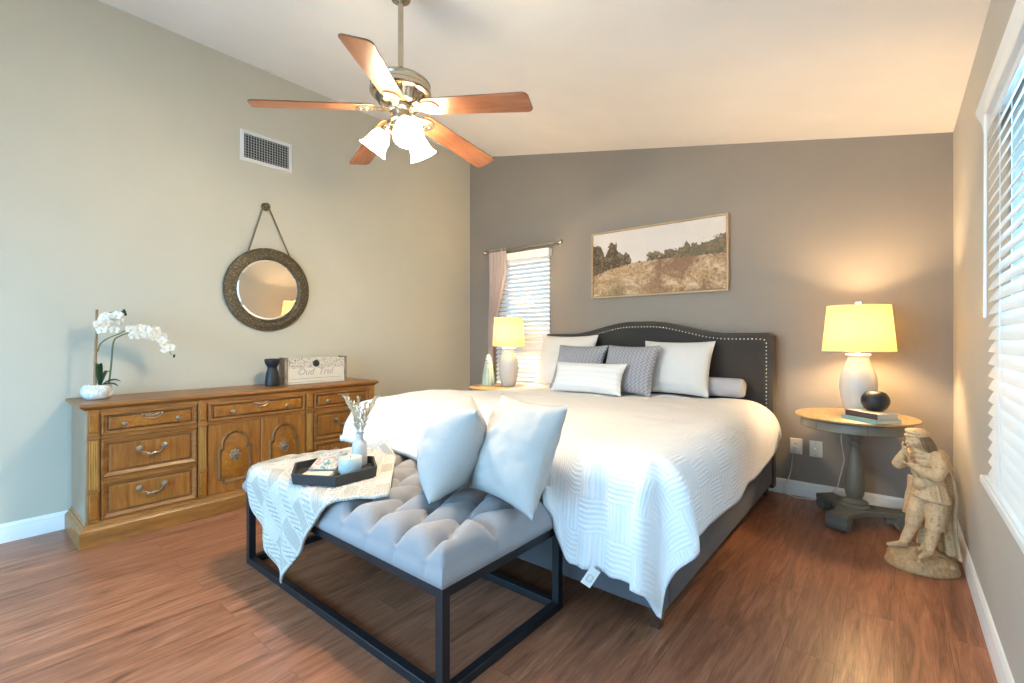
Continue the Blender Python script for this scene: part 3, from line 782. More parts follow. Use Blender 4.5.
# ------------------------------------------------------------------ throw on the bench
def make_throw():
    e1 = Vector((.636,.772)); e2 = Vector((-.772,.636)); C0 = Vector((-2.115,.575)); P_, Q_ = .78, .90
    ye, xe, ybk, R, zt = 1.03, -2.50, 1.60, .045, .516
    def f(a, b):
        p = a*P_; q = b*Q_; g = C0 + e1*p + e2*q; X, Y = g
        x, y, z = X, Y, zt
        rip = .010*sin(p*26)*.6 + .010*nz(X*7, Y*7)
        if Y < ye:
            d = ye-Y
            if d < R*pi/2: y, z = ye - R*sin(d/R), zt-R*(1-cos(d/R))
            else: e = d-R*pi/2; y, z = ye-R-.004-.03*e+ .014*sin(X*34)*min(1,e*4), zt-R-e
        elif Y > ybk:
            d = Y-ybk; y = ybk+d*.25; z = zt + d*.42
            y += .0
        if X < xe: d = xe-X; x = xe - .10*(1-exp(-d*2.2)) ; z += .012*(1-exp(-d*8))
        if Y >= ye: z += abs(rip)*.8*sstep(.20, .30, sqrt((X+2.06)**2+(Y-1.195)**2))
        return Vector((x, y, z))
    m = MB(); m.grid(110, 120, f, lambda a, b: (a*P_, b*Q_))
    o = m.build('throw_blanket', M['throw'], origin=(-2.2, 1.25, .5), sharp=180)
    s = o.modifiers.new('thick', 'SOLIDIFY'); s.thickness = .012; s.offset = 0
    tag(o, 'cream knitted throw with grey patches draped over the left end of the bench', 'throw blanket')
    # tassel fringe along the left hem
    m = MB()
    for k in range(46):
        pt = f(0.0, .12+.86*k/45) if False else f((k+.5)/46*1.0, 0.0)
    bm = MB()
    for k in range(60):
        b = (k+.5)/60*.62; pt = f(0.0, b); n2 = f(0.02, b)
        d = (pt-n2).normalized()
        if pt.z < .46: bm.tube([pt, pt+d*.007, pt+d*.012+Vector((0,0,-.004))], .0032, 5)
    bm.build('fringe', M['cream_fabric'], o)
make_throw()

# ------------------------------------------------------------------ tray and what stands on it
TX, TY, TZ = -2.06, 1.195, .525
def hexpts(r): return [(TX + r*cos(radians(30+60*k)), TY + r*sin(radians(30+60*k))) for k in range(6)]
m = MB()
def hr(r, z): return [(a, b, z) for a, b in hexpts(r)]
m.loft([hr(.205, TZ), hr(.212, TZ+.046), hr(.200, TZ+.046), hr(.194, TZ+.012)])
o = m.build('hexagonal_tray', M['black_wood'], origin=(TX, TY, TZ), sharp=20, bev=.0015); tag(o, 'black hexagonal wooden tray lying on the throw on the bench', 'tray')
tz = TZ+.0125
cd = thing('candle', 'milky white candle tumbler standing at the front right of the black tray', 'candle', (-1.965, 1.215, tz))
m = MB(); m.lathe([(.036,0),(.044,.004),(.052,.02),(.054,.05),(.052,.078),(.050,.082),(.047,.078),(.047,.064),(.002,.064)], (-1.965,1.215,tz), 32); m.build('jar', M['candle_glass'], cd)
m = MB(); m.lathe([(.001,.0645),(.0465,.0645),(.0465,.076),(.001,.0775)], (-1.965,1.215,tz), 32); m.build('wax', M['wax'], cd)
m = MB(); m.cyl((-1.965,1.215,tz+.077),(-1.965,1.216,tz+.087), .0015, n=6); m.build('wick', M['black_wood'], cd)
VX, VY = -2.075, 1.335
m = MB(); m.lathe([(.030,0),(.036,.004),(.037,.02),(.037,.100),(.034,.114),(.022,.126),(.017,.134),(.017,.150),(.021,.156),(.021,.160),(.015,.160),(.014,.132)], (VX,VY,tz), 28, caps=(True, False))
o = m.build('bottle_vase', M['white_ceramic'], origin=(VX,VY,tz)); tag(o, 'small white bottle vase with dried leaves at the back of the tray', 'vase')
rnd = random.Random(4)
for k in range(9):
    m = MB(); az = rnd.uniform(0, 2*pi) if k else 0; az = k*2*pi/9; sp = rnd.uniform(.035,.085); H = rnd.uniform(.15,.20)
    b0 = Vector((VX+.006*cos(az), VY+.006*sin(az), tz+.10))
    if k in (3, 4): sp = .13; H = .13
    pts = [b0 + Vector((cos(az)*sp*(t**1.4), sin(az)*sp*(t**1.4), .055*min(1,t*2) + H*t)) for t in [i/10 for i in range(11)]]
    m.tube(pts, .0014, 5)
    for i in range(3, 11):
        for s in range(3):
            a = rnd.uniform(0, 2*pi); d = (pts[i]-pts[i-1]).normalized(); sd_ = Vector((cos(a), sin(a), .1)).normalized()
            dirv = (d*1.0 + sd_*.55).normalized(); L = rnd.uniform(.026,.042)*(1.1-.35*i/10); q = dirv.to_track_quat('Z','Y').to_matrix()
            m.ell(pts[i]-d*.004+dirv*L*.5, (.0042,.0018,L*.5), q, 6, 5)
    o = m.build('dried_sprig', M['sprig'], origin=tuple(b0)); tag(o, 'pale dried leafy sprig standing in the white bottle vase on the tray', 'dried plant', 'dried sprigs in the bottle vase')
def book(name, label, cat, cover, loc, rz, w, d, h, tilt=0, spine_mat=None, ang2=0, page=None):
    b = thing(name, label, cat, loc); c = .0018
    m = MB(); m.box(-w/2+.003, w/2-.003, -d/2+.002, d/2-.003, c, h-c)
    o = m.mesh('pages'); o.materials.append(page or M['paper']); ob = bpy.data.objects.new('pages', o); COL.objects.link(ob); ob.parent = b
    m = MB(); m.box(-w/2, w/2, -d/2, d/2, 0, c); m.box(-w/2, w/2, -d/2, d/2, h-c, h)
    if not spine_mat: m.box(-w/2, w/2, -d/2, -d/2+c, 0, h)
    o = m.mesh('cover'); o.materials.append(cover); ob = bpy.data.objects.new('cover', o); COL.objects.link(ob); ob.parent = b
    if spine_mat:
        m = MB(); m.box(-w/2, w/2, -d/2-.0005, -d/2+c, 0, h); o = m.mesh('spine'); o.materials.append(spine_mat); ob = bpy.data.objects.new('spine', o); COL.objects.link(ob); ob.parent = b
    b.rotation_euler = (tilt, ang2, radians(rz)); return b
book('booklet', 'plain white booklet lying flat on the tray under the magazine', 'book', M['paper'], (-2.085,1.135,tz), 38, .13, .175, .010)
book('magazine', 'glossy picture magazine propped on the booklet in the tray', 'magazine', M['magazine'], (-2.135,1.205,tz+.034), 40, .125, .175, .007, radians(13))

# ------------------------------------------------------------------ on the dresser
DZ = .802
def make_orchid():
    px, py = -3.75, .61; o = thing('potted_orchid', 'white orchid with a long arching flower spray in a marbled pot on the dresser', 'potted orchid', (px, py, DZ))
    m = MB(); n = 60; rings = []
    for r, z in [(.045,0),(.058,.004),(.070,.022),(.075,.045),(.072,.068),(.062,.084),(.058,.088),(.053,.084),(.050,.07)]:
        rings.append([(px + r*(1+.045*abs(sin(4.5*a))-.02)*cos(a), py + r*(1+.045*abs(sin(4.5*a))-.02)*sin(a), DZ+z) for a in [2*pi*k/n for k in range(n)]])
    m.loft(rings, caps=(True, False)); m.build('pot', M['marble'], o, sharp=60)
    m = MB(); m.lathe([(.001,.070),(.051,.068)], (px,py,DZ), 24, caps=(False,False)); m.build('moss', M['stem_green'], o)
    m = MB(); m.cyl((px,py-.012,DZ+.06),(px,py-.002,1.345), .0085, .007, 10)
    for z in (.98, 1.10, 1.22): m.lathe([(.0075,-.004),(.0098,0),(.0075,.004)], (px, py-.008, z), 10)
    m.build('cane', M['cane'], o)
    def Y(u): return .6 + (u-95)*.00500
    def Z(u, v): return 1.343-(v-310)*.0061 if u < 120 else 1.275-(v-318)*.0058
    def stem(pts, r0, r1, nm='stem', mat='stem_green'):
        q = []
        for i in range(len(pts)-1):
            p0 = Vector(pts[max(i-1,0)]); p1 = Vector(pts[i]); p2 = Vector(pts[i+1]); p3 = Vector(pts[min(i+2,len(pts)-1)])
            for k in range(8):
                t = k/8; q.append(.5*((2*p1)+(-p0+p2)*t+(2*p0-5*p1+4*p2-p3)*t*t+(-p0+3*p1-3*p2+p3)*t**3))
        q.append(Vector(pts[-1])); m = MB(); m.tube(q, lambda t: r0+(r1-r0)*t, 7); m.build(nm, M[mat], o); return q
    s2 = stem([(px+.01, Y(107), DZ+.07), (px+.012, Y(109.5), 1.0), (px+.012, Y(111.7), 1.145), (px+.014, Y(118), 1.185), (px+.016, Y(128), 1.205), (px+.02, Y(140), 1.215), (px+.022, Y(152), 1.195), (px+.024, Y(162), 1.15), (px+.026, Y(171), 1.06)], .0055, .0022)
    s1 = stem([(px+.004, py, 1.09), (px+.008, Y(100), 1.14), (px+.01, Y(108), 1.175), (px+.012, Y(118), 1.20), (px+.012, Y(124), 1.225)], .0045, .0025)
    s3 = stem([(px, py-.005, 1.25), (px+.004, Y(99), 1.30), (px+.006, Y(106), 1.325), (px+.008, Y(114), 1.335), (px+.008, Y(122), 1.335)], .0035, .002)
    for (dx, dy, L, lift, bend) in [(.03,.075,.10,.05,.03),(.045,.05,.10,.03,.035),(.02,-.005,.09,.15,.01),(-.01,.02,.06,.10,.02)]:
        m = MB()
        def lf(a, b):
            w = .016*sin(pi*min(1,a*.93+.07))**.7*(b*2-1); c = Vector((px+.002, py+.012, DZ+.07)); dr = Vector((dx, dy, 0)).normalized(); sd_ = Vector((-dr.y, dr.x, 0))
            return c + dr*L*a + Vector((0,0,lift*sin(a*pi*.62)-bend*a*a*.6)) + sd_*w + Vector((0,0,.5*abs(w)))
        m.grid(12, 4, lf); l = m.build('leaf', M['leaf_green'], o, sharp=180); s = l.modifiers.new('t','SOLIDIFY'); s.thickness = .002
    # one flower, copied along the sprays
    fm = MB()
    def petal(ang, L, W, tilt):
        def f(a, b):
            w = W*sin(pi*(a*.86+.10))**.75*(b*2-1); p = Vector((w, L*a, .010*sin(a*2.2) - .6*w*w/W))
            p = Matrix.Rotation(tilt, 3, 'X') @ p; return Matrix.Rotation(ang, 3, 'Z') @ p
        fm.grid(6, 4, f)
    for a in (0, 2.25, -2.25): petal(a, .030, .012, .15)
    for a in (1.35, -1.35): petal(a, .032, .019, .05)
    fme = fm.mesh('flower', 180); fme.materials.append(M['petal'])
    lm = MB(); lm.ell((0,-.004,.007), (.006,.008,.006), n=8, m=6); lme = lm.mesh('flower_lip'); lme.materials.append(plain('orchid_lip', (.70,.60,.30), .5))
    rr = random.Random(3); first = True
    def flower(p, tgt, sc):
        ob = bpy.data.objects.new('flower', fme); COL.objects.link(ob); ob.parent = o
        q = Vector(tgt).to_track_quat('Z', 'Y') @ Matrix.Rotation(rr.uniform(-.5,.5), 3, 'Z').to_quaternion()
        ob.location = Vector(p)-Vector((px,py,DZ)); ob.rotation_euler = q.to_euler(); ob.scale = (sc,)*3
        l = bpy.data.objects.new('flower_lip', lme); COL.objects.link(l); l.parent = ob
    for i in range(17):
        k = int(len(s2)*(.50+.45*i/16)); p = s2[min(k, len(s2)-1)]
        flower(p+Vector((.018*rr.uniform(.3,1.4), rr.uniform(-.012,.012), (-1)**i*.020)), (1, rr.uniform(-.5,.5), rr.uniform(-.5,.3)), rr.uniform(.85,1.1))
    for i in range(12):
        k = int(len(s3)*(.15+.70*i/11)); p = s3[min(k, len(s3)-1)]
        flower(p+Vector((.02*rr.uniform(.3,1.3), rr.uniform(-.02,.02), -.02-.05*rr.random()*(i%3))), (1, rr.uniform(-.6,.6), rr.uniform(-.5,.3)), rr.uniform(.85,1.1))
    for p in (s2[-1], s2[-5], s3[-1], s3[-3]):
        for k in range(2):
            m = MB(); m.ell(p+Vector((rr.uniform(0,.015), rr.uniform(-.008,.012), rr.uniform(-.015,.01))), (.007,.007,.010), n=8, m=6); m.build('bud', M['leaf_green'], o)
make_orchid()
m = MB(); m.lathe([(.044,0),(.050,.004),(.051,.03),(.048,.075),(.041,.110),(.035,.130),(.034,.142),(.040,.155),(.050,.172),(.055,.188),(.055,.205),(.048,.210),(.030,.195),(.002,.190)], (-3.72,1.630,DZ), 36)
o = m.build('hourglass_vase', M['black_ceramic'], origin=(-3.72,1.63,DZ)); tag(o, 'matte black hourglass vase on the dresser beside the whitewashed crate', 'vase')
def make_crate():
    y0, y1, x0, x1 = 1.715, 2.25, -3.80, -3.70
    c = thing('wooden_crate', 'whitewashed wooden crate with a dark round medallion and script on the dresser', 'crate', (-3.75, (y0+y1)/2, DZ))
    MB().box(x1-.014, x1, y0+.022, y1-.022, DZ, DZ+.205).build('front_board', M['crate'], c, bev=.002)
    MB().box(x0, x0+.014, y0+.022, y1-.022, DZ, DZ+.205).build('back_board', M['crate'], c, bev=.002)
    MB().box(x0+.014, x1-.014, y0+.022, y1-.022, DZ, DZ+.012).build('bottom_board', M['crate_end'], c)
    for a in (y0, y1-.024): MB().box(x0-.004, x1+.006, a, a+.024, DZ, DZ+.215).build('end_board', M['crate_end'], c, bev=.002)
    m = MB(); R = Matrix.Rotation(radians(90), 3, 'Y'); m.lathe([(.028,0),(.028,.004),(.022,.007),(.002,.007)], (x1, (y0+y1)/2-.01, DZ+.162), 24, R); m.build('medallion', M['black_wood'], c)
    for txt, yy in (('Oud', y0+.10), ('Trul', y0+.275)):
        cu = bpy.data.curves.new('lettering', 'FONT'); cu.body = txt; cu.size = .075; cu.extrude = .0008; cu.shear = .3
        to = bpy.data.objects.new('tmp', cu); COL.objects.link(to)
        me = bpy.data.meshes.new_from_object(to.evaluated_get(bpy.context.evaluated_depsgraph_get())); bpy.data.objects.remove(to)
        me.transform(Matrix.Translation(Vector((x1+.001, yy, DZ+.072)) - c.location) @ Matrix.Rotation(radians(90), 4, 'Z') @ Matrix.Rotation(radians(90), 4, 'X')); me.materials.clear(); me.materials.append(M['ink'])
        ob = bpy.data.objects.new('lettering', me); COL.objects.link(ob); ob.parent = c
    for a, b, z in ((y0+.05, y1-.05, .040), (y0+.03, y1-.20, .012)): MB().box(x1, x1+.0008, a, b, DZ+z, DZ+z+.004).build('printed_line', M['ink'], c)
make_crate()

# ------------------------------------------------------------------ mirror and vent on the left wall
MY, MZ = 1.695, 1.562
mi = thing('round_mirror', 'round wall mirror in an embossed bronze frame hung on straps above the dresser', 'mirror', (XL+.002, MY, MZ))
RX = Matrix.Rotation(radians(90), 3, 'Y')
m = MB(); m.lathe([(.240,0),(.333,0),(.335,.012),(.328,.022),(.318,.020),(.310,.026),(.275,.030),(.262,.026),(.255,.030),(.246,.026),(.242,.014)], (XL+.002, MY, MZ), 72, RX, caps=(False,False))
_o = m.build('mirror_frame', M['ornate'], mi, sharp=50); _o.location.x = .019; _o.rotation_euler.y = radians(3)
m = MB(); m.lathe([(.243,.004),(.243,.012),(.228,.0145),(.001,.0145)], (XL+.002, MY, MZ), 72, RX, caps=(True,False)); _o = m.build('mirror_glass', M['mirror'], mi, sharp=8); _o.location.x = .019; _o.rotation_euler.y = radians(3)
kz = 2.236
for s in (-1, 1):
    m = MB(); a = Vector((XL+.020, MY-.018+s*.022, kz-.004)); b = Vector((XL+.046, MY+s*.165, MZ+.278)); d = (b-a).normalized(); w = d.cross(Vector((1,0,0)))
    m.loft([[p+w*.006+Vector((.0015,0,0)), p-w*.006+Vector((.0015,0,0)), p-w*.006-Vector((.0015,0,0)), p+w*.006-Vector((.0015,0,0))] for p in (a, b)])
    m.build('strap', M['rope'], mi)
m = MB(); m.tube([(XL+.020, MY-.018+.022*cos(t), kz-.004+.022*sin(t)) for t in [pi*k/10 for k in range(11)]], .004, 6); m.build('strap_loop', M['rope'], mi)
m = MB(); m.lathe([(.030,0),(.032,.004),(.026,.010),(.012,.012),(.012,.026),(.024,.030),(.028,.036),(.022,.042),(.010,.043),(.008,.040),(.002,.040)], (XL, MY-.018, kz), 28, RX)
o = m.build('wall_hook', M['ornate'], origin=(XL, MY-.018, kz)); tag(o, 'round bronze hook on the left wall the mirror straps hang from', 'wall hook')
v = thing('air_vent', 'white air vent grille high on the left wall', 'air vent', (XL, 1.693, 2.69))
y0, y1, z0, z1, fw = 1.489, 1.897, 2.567, 2.812, .030
m = MB()
m.loft([[(XL+a, y0+i, z0+i), (XL+a, y1-i, z0+i), (XL+a, y1-i, z1-i), (XL+a, y0+i, z1-i)] for a, i in [(0,0),(.004,0),(.010,.008),(.010,fw-.004),(.002,fw)]], caps=(False,False))
m.build('frame', M['white_metal'], v, sharp=20)
MB().box(XL+.0005, XL+.0015, y0+fw-.002, y1-fw+.002, z0+fw-.002, z1-fw+.002).build('dark_backing', M['dark_void'], v)
m = MB(); n = 17
for k in range(n):
    yy = y0+fw + (y1-y0-2*fw)*(k+.5)/n; m.box(XL+.002, XL+.0085, yy-.0017, yy+.0017, z0+fw, z1-fw)
n = 9
for k in range(n):
    zz = z0+fw + (z1-z0-2*fw)*(k+.5)/n; m.box(XL+.002, XL+.0065, y0+fw, y1-fw, zz-.0013, zz+.0013)
m.build('louvers', M['louver'], v)

# ------------------------------------------------------------------ picture over the headboard
pc = thing('framed_picture', 'wide framed landscape painting of a dry meadow and trees above the headboard', 'picture', (-1.655, YB, 1.868))
x0, x1, z0, z1 = -2.277, -1.033, 1.555, 2.180; yb, yf = YB-.002, YB-.040; w = .013
m = MB()
for a in [(x0,x0+w,z0,z1),(x1-w,x1,z0,z1),(x0+w,x1-w,z0,z0+w),(x0+w,x1-w,z1-w,z1)]: m.box(a[0],a[1],yf,yb,a[2],a[3])
m.build('picture_frame', M['frame_wood'], pc, bev=.0015)
MB().box(x0+w+.004, x1-w-.004, yf+.006, yb, z0+w+.004, z1-w-.004).build('canvas', M['painting'], pc)

# ------------------------------------------------------------------ back window dressing
def blind(name, label, loc, axis, a0, a1, z0, z1, depth, pitch, tilt, c, valance):
    b = thing(name, label, 'window blind', loc)
    m = MB(); n = int((z1-z0)/pitch); hw = depth/2
    for k in range(n):
        z = z0 + (k+.5)*pitch; rings = []
        for a in (a0, a1):
            r = []
            for t, th in [(-1,-.0013),(0,.0007),(1,-.0013),(1,.0013),(0,.0033),(-1,.0013)]:
                dpt = t*hw*cos(tilt) + th*sin(tilt); dz = -t*hw*sin(tilt) + th*cos(tilt)     # t=+1: room side
                r.append((c-dpt, a, z+dz) if axis == 'x' else (a, c-dpt, z+dz))
            rings.append(r)
        m.loft(rings)
    m.build('slats', M['slat'], b, sharp=30)
    def bx(aa, bb, d0, d1, za, zb, nm, bev=.003):
        mm = MB(); mm.box(*((c-d1, c-d0, aa, bb, za, zb) if axis == 'x' else (aa, bb, c-d1, c-d0, za, zb))); return mm.build(nm, M['trim'], b, bev=bev)
    bx(a0, a1, -.024, .024, z0-.022, z0-.004, 'bottom_rail')
    bx(a0+.004, a1-.004, -.024, .020, z1+.002, z1+.05, 'headrail')
    for f in (.12, .5, .88):
        a = a0+(a1-a0)*f
        for s in (-1, 1):
            p = (c-s*(hw*cos(tilt)+.001)); P0, P1 = ((p, a, z0-.01), (p, a, z1+.01)) if axis == 'x' else ((a, p, z0-.01), (a, p, z1+.01)); MB().cyl(P0, P1, .0011, n=5).build('ladder_cord', M['slat'], b)
    return b
bl = blind('window_blind', 'white slatted blind over the small window behind the left lamp', (-3.13, YB-.04, 1.4), 'y', -3.50, -2.775, .66, 2.04, .050, .0475, radians(52), YB-.034, None)
m = MB(); prof = [(.002,2.030),(.064,2.030),(.067,2.045),(.064,2.090),(.071,2.105),(.002,2.105)]
m.loft([[(x, YB-a, z) for a, z in prof] for x in (-3.51, -2.765)]); m.build('valance', M['trim'], bl, sharp=30)
rz = 2.145
rod = thing('curtain_rod', 'brushed metal curtain rod with ball finial above the small window', 'curtain rod', (-3.14, YB, rz))
m = MB(); m.cyl((-3.60, YB-.085, rz),(-2.645, YB-.085, rz), .0115, n=14); m.build('rod', M['nickel'], rod)
for x, s in ((-2.645, 1), (-3.60, -1)):
    m = MB(); m.lathe([(.0095,0),(.014,.003),(.010,.010),(.008,.014),(.020,.026),(.025,.040),(.020,.054),(.006,.062)], (x, YB-.085, rz), 18, Matrix.Rotation(radians(90*s), 3, 'Y')); m.build('finial', M['nickel'], rod)
for x in (-2.68, -3.585):
    m = MB(); m.cyl((x, YB-.004, rz-.004),(x, YB-.085, rz-.004), .006, n=10); m.lathe([(.024,0),(.024,.004),(.012,.008)], (x, YB, rz-.004), 18, Matrix.Rotation(radians(90), 3, 'X')); m.box(x-.007, x+.007, YB-.097, YB-.073, rz-.016, rz-.008); m.build('bracket', M['nickel'], rod)
def curt(a, b):
    z = 2.165 - b*1.45; wd = .195*(1-sstep(.08, .78, b)) + .06; xc = -3.575 + wd/2
    k = min(1, .35+b*2); x = xc + (a-.5)*wd; y = YB-.085 + (.020*k)*sin(a*2*pi*5+.6*sin(b*4)) + .006*nz(a*6, b*3)
    return (x, y, z)
m = MB(); m.grid(90, 60, curt); o = m.build('curtain', M['curtain'], origin=(-3.55, YB-.085, 1.4), sharp=180); s = o.modifiers.new('t','SOLIDIFY'); s.thickness = .0025
tag(o, 'narrow blush curtain gathered at the left of the small window', 'curtain')

# ------------------------------------------------------------------ right window dressing
bl = blind('window_blind', 'long white slatted blind on the right wall window', (.25, 1.35, 1.3), 'x', .32, 2.19, .725, 1.905, .050, .0405, radians(64), .252, None)
m = MB(); prof = [(.030,1.890),(.036,1.890),(.040,1.905),(.046,1.940),(.058,1.968),(.062,1.985),(.002,1.985),(.002,1.975),(.030,1.970)]
m.loft([[(XR-a, y, z) for a, z in prof] for y in (.27, 2.37)]); m.build('valance', M['trim'], bl, sharp=30)
m = MB(); m.cyl((.230, 2.15, 1.90),(.229, 2.155, 1.24), .0042, n=8); m.build('tilt_wand', M['trim'], bl)

# ------------------------------------------------------------------ ceiling fan
def make_fan():
    FX, FY, FZ = -1.874, 1.433, 2.302; cz_ = ceil_z(FX)
    f = thing('ceiling_fan', 'five-blade ceiling fan with cherry blades, nickel motor and three lit glass shades', 'ceiling fan', (FX, FY, FZ))
    c = (FX, FY, 0)
    m = MB(); m.lathe([(.020,cz_-.09),(.045,cz_-.085),(.062,cz_-.05),(.068,cz_-.01),(.068,cz_+.02)], c, 36); m.build('canopy', M['nickel'], f)
    m = MB(); m.cyl((FX,FY,2.455),(FX,FY,cz_-.06), .0135, n=18); m.lathe([(.018,2.455),(.024,2.460),(.026,2.480),(.018,2.495),(.0135,2.50)], c, 24); m.build('downrod', M['nickel'], f)
    m = MB(); m.lathe([(.055,2.306),(.088,2.308),(.098,2.314),(.118,2.350),(.124,2.356),(.140,2.360),(.147,2.368),(.147,2.384),(.143,2.389),(.142,2.404),(.145,2.410),(.140,2.420),(.112,2.440),(.070,2.454),(.024,2.462)], c, 56); mo = m.build('motor_housing', M['nickel'], f, sharp=28)
    m = MB()
    for k in range(30):
        a = 2*pi*k/30; R = Matrix.Rotation(a, 3, 'Z'); vs0 = len(m.bm.verts); r0, r1 = .0995, .1175
        p = [Vector((r0,-.0045,2.3165)), Vector((r0,.0045,2.3165)), Vector((r1,.0045,2.349)), Vector((r1,-.0045,2.349))]
        n_ = Vector((.004,0,-.0015)); m.loft([[R@q+Vector(c) for q in p], [R@(q+n_)+Vector(c) for q in p]])
    m.build('vent_slots', M['plastic_dark'], mo)
    m = MB(); m.lathe([(.040,2.228),(.050,2.232),(.054,2.242),(.054,2.275),(.060,2.280),(.064,2.286),(.064,2.300),(.058,2.308)], c, 36); m.build('switch_housing', M['nickel'], f, sharp=28)
    ph = 4.1301
    def blade_mesh():
        m = MB(); r0, r1 = .125, .668; out = []
        def hw(r): return .056 + .009*((r-r0)/(r1-r0))
        pts = []
        n = 14
        for i in range(n+1):
            r = r0 + .03 + (r1-r0-.06)*i/n; pts.append((r, -hw(r)))
        for k in range(1, 7): a = -pi/2 + k*pi/14; pts.append((r1-.03+.03*cos(a), -hw(r1)+.03+.03*sin(a)))
        for k in range(1, 7): a = k*pi/14; pts.append((r1-.03+.03*cos(a), hw(r1)-.03+.03*sin(a)))
        for i in range(n, -1, -1):
            r = r0 + .03 + (r1-r0-.06)*i/n; pts.append((r, hw(r)))
        pts += [(r0+.008, .048), (r0, .030), (r0, -.030), (r0+.008, -.048)]
        m.prism(pts, lambda a, b: (a, b, -.0035), lambda a, b: (a, b, .0035)); return m
    bme = blade_mesh().mesh('blade'); bme.materials.append(M['cherry'])
    em = blade_mesh(); 
    im = MB(); il = [(.055,-.018),(.09,-.016),(.115,-.022),(.140,-.036),(.170,-.042),(.198,-.030),(.212,0),(.198,.030),(.170,.042),(.140,.036),(.115,.022),(.09,.016),(.055,.018)]
    im.prism(il, lambda a, b: (a, b, -.0105-.004*(a<.1)), lambda a, b: (a, b, -.0038))
    for px, py in [(.160,-.020),(.160,.020),(.190,0)]: im.ell((px, py, -.0108), (.006,.006,.003), n=10, m=6)
    ime = im.mesh('blade_iron', 30); ime.materials.append(M['nickel'])
    em.bm.free()
    for k in range(5):
        a = ph + k*2*pi/5; R = Matrix.Rotation(a, 4, 'Z') @ Matrix.Rotation(radians(6.7), 4, 'Y') @ Matrix.Rotation(radians(-12), 4, 'X')
        b = bpy.data.objects.new('blade', bme); COL.objects.link(b); b.parent = f; b.matrix_local = R
        mm = b.modifiers.new('bevel','BEVEL'); mm.width = .002; mm.segments = 2; mm.limit_method = 'ANGLE'
        i = bpy.data.objects.new('blade_iron', ime); COL.objects.link(i); i.parent = b
    # light kit: three arms and bell shades
    m = MB(); m.lathe([(.004,2.168),(.012,2.172),(.026,2.192),(.040,2.208),(.042,2.230)], c, 28); lk = m.build('light_fitter', M['nickel'], f)
    for az in (radians(205), radians(335), radians(95)):
        d = Vector((cos(az), sin(az), 0)); o0 = Vector((FX,FY,2.222)); ax = (d*.62 + Vector((0,0,-.80))).normalized()
        p0 = o0 + d*.035; p1 = o0 + d*.065 + Vector((0,0,.004)); p2 = p1 + ax*.020
        m = MB(); m.tube([p0, p0+d*.018+Vector((0,0,.006)), p1, p2], .009, 10); q = ax.to_track_quat('Z','Y').to_matrix()
        m.lathe([(.012,-.004),(.026,.0),(.028,.010),(.026,.028)], p2, 22, q); m.build('shade_holder', M['nickel'], lk)
        m = MB(); prof = [(.025,.018),(.030,.024),(.044,.045),(.050,.065),(.052,.085),(.057,.105),(.068,.123),(.071,.128),(.0685,.128),(.055,.106),(.049,.085),(.047,.066),(.040,.046),(.027,.026)]
        m.lathe(prof, p2, 32, q, caps=(False, False)); m.build('glass_shade', M['fan_glass'], f)
        m = MB(); m.lathe([(.010,.02),(.012,.035),(.022,.06),(.024,.072),(.016,.082),(.002,.086)], p2, 18, q); m.build('bulb', M['bulb'], f)
        L = add_light('fan_lamp', 'POINT', p2 + ax*.106 - Vector(f.location), 19, (1.0, .82, .58), shadow_soft_size=.02); L.parent = f
    return f
make_fan()

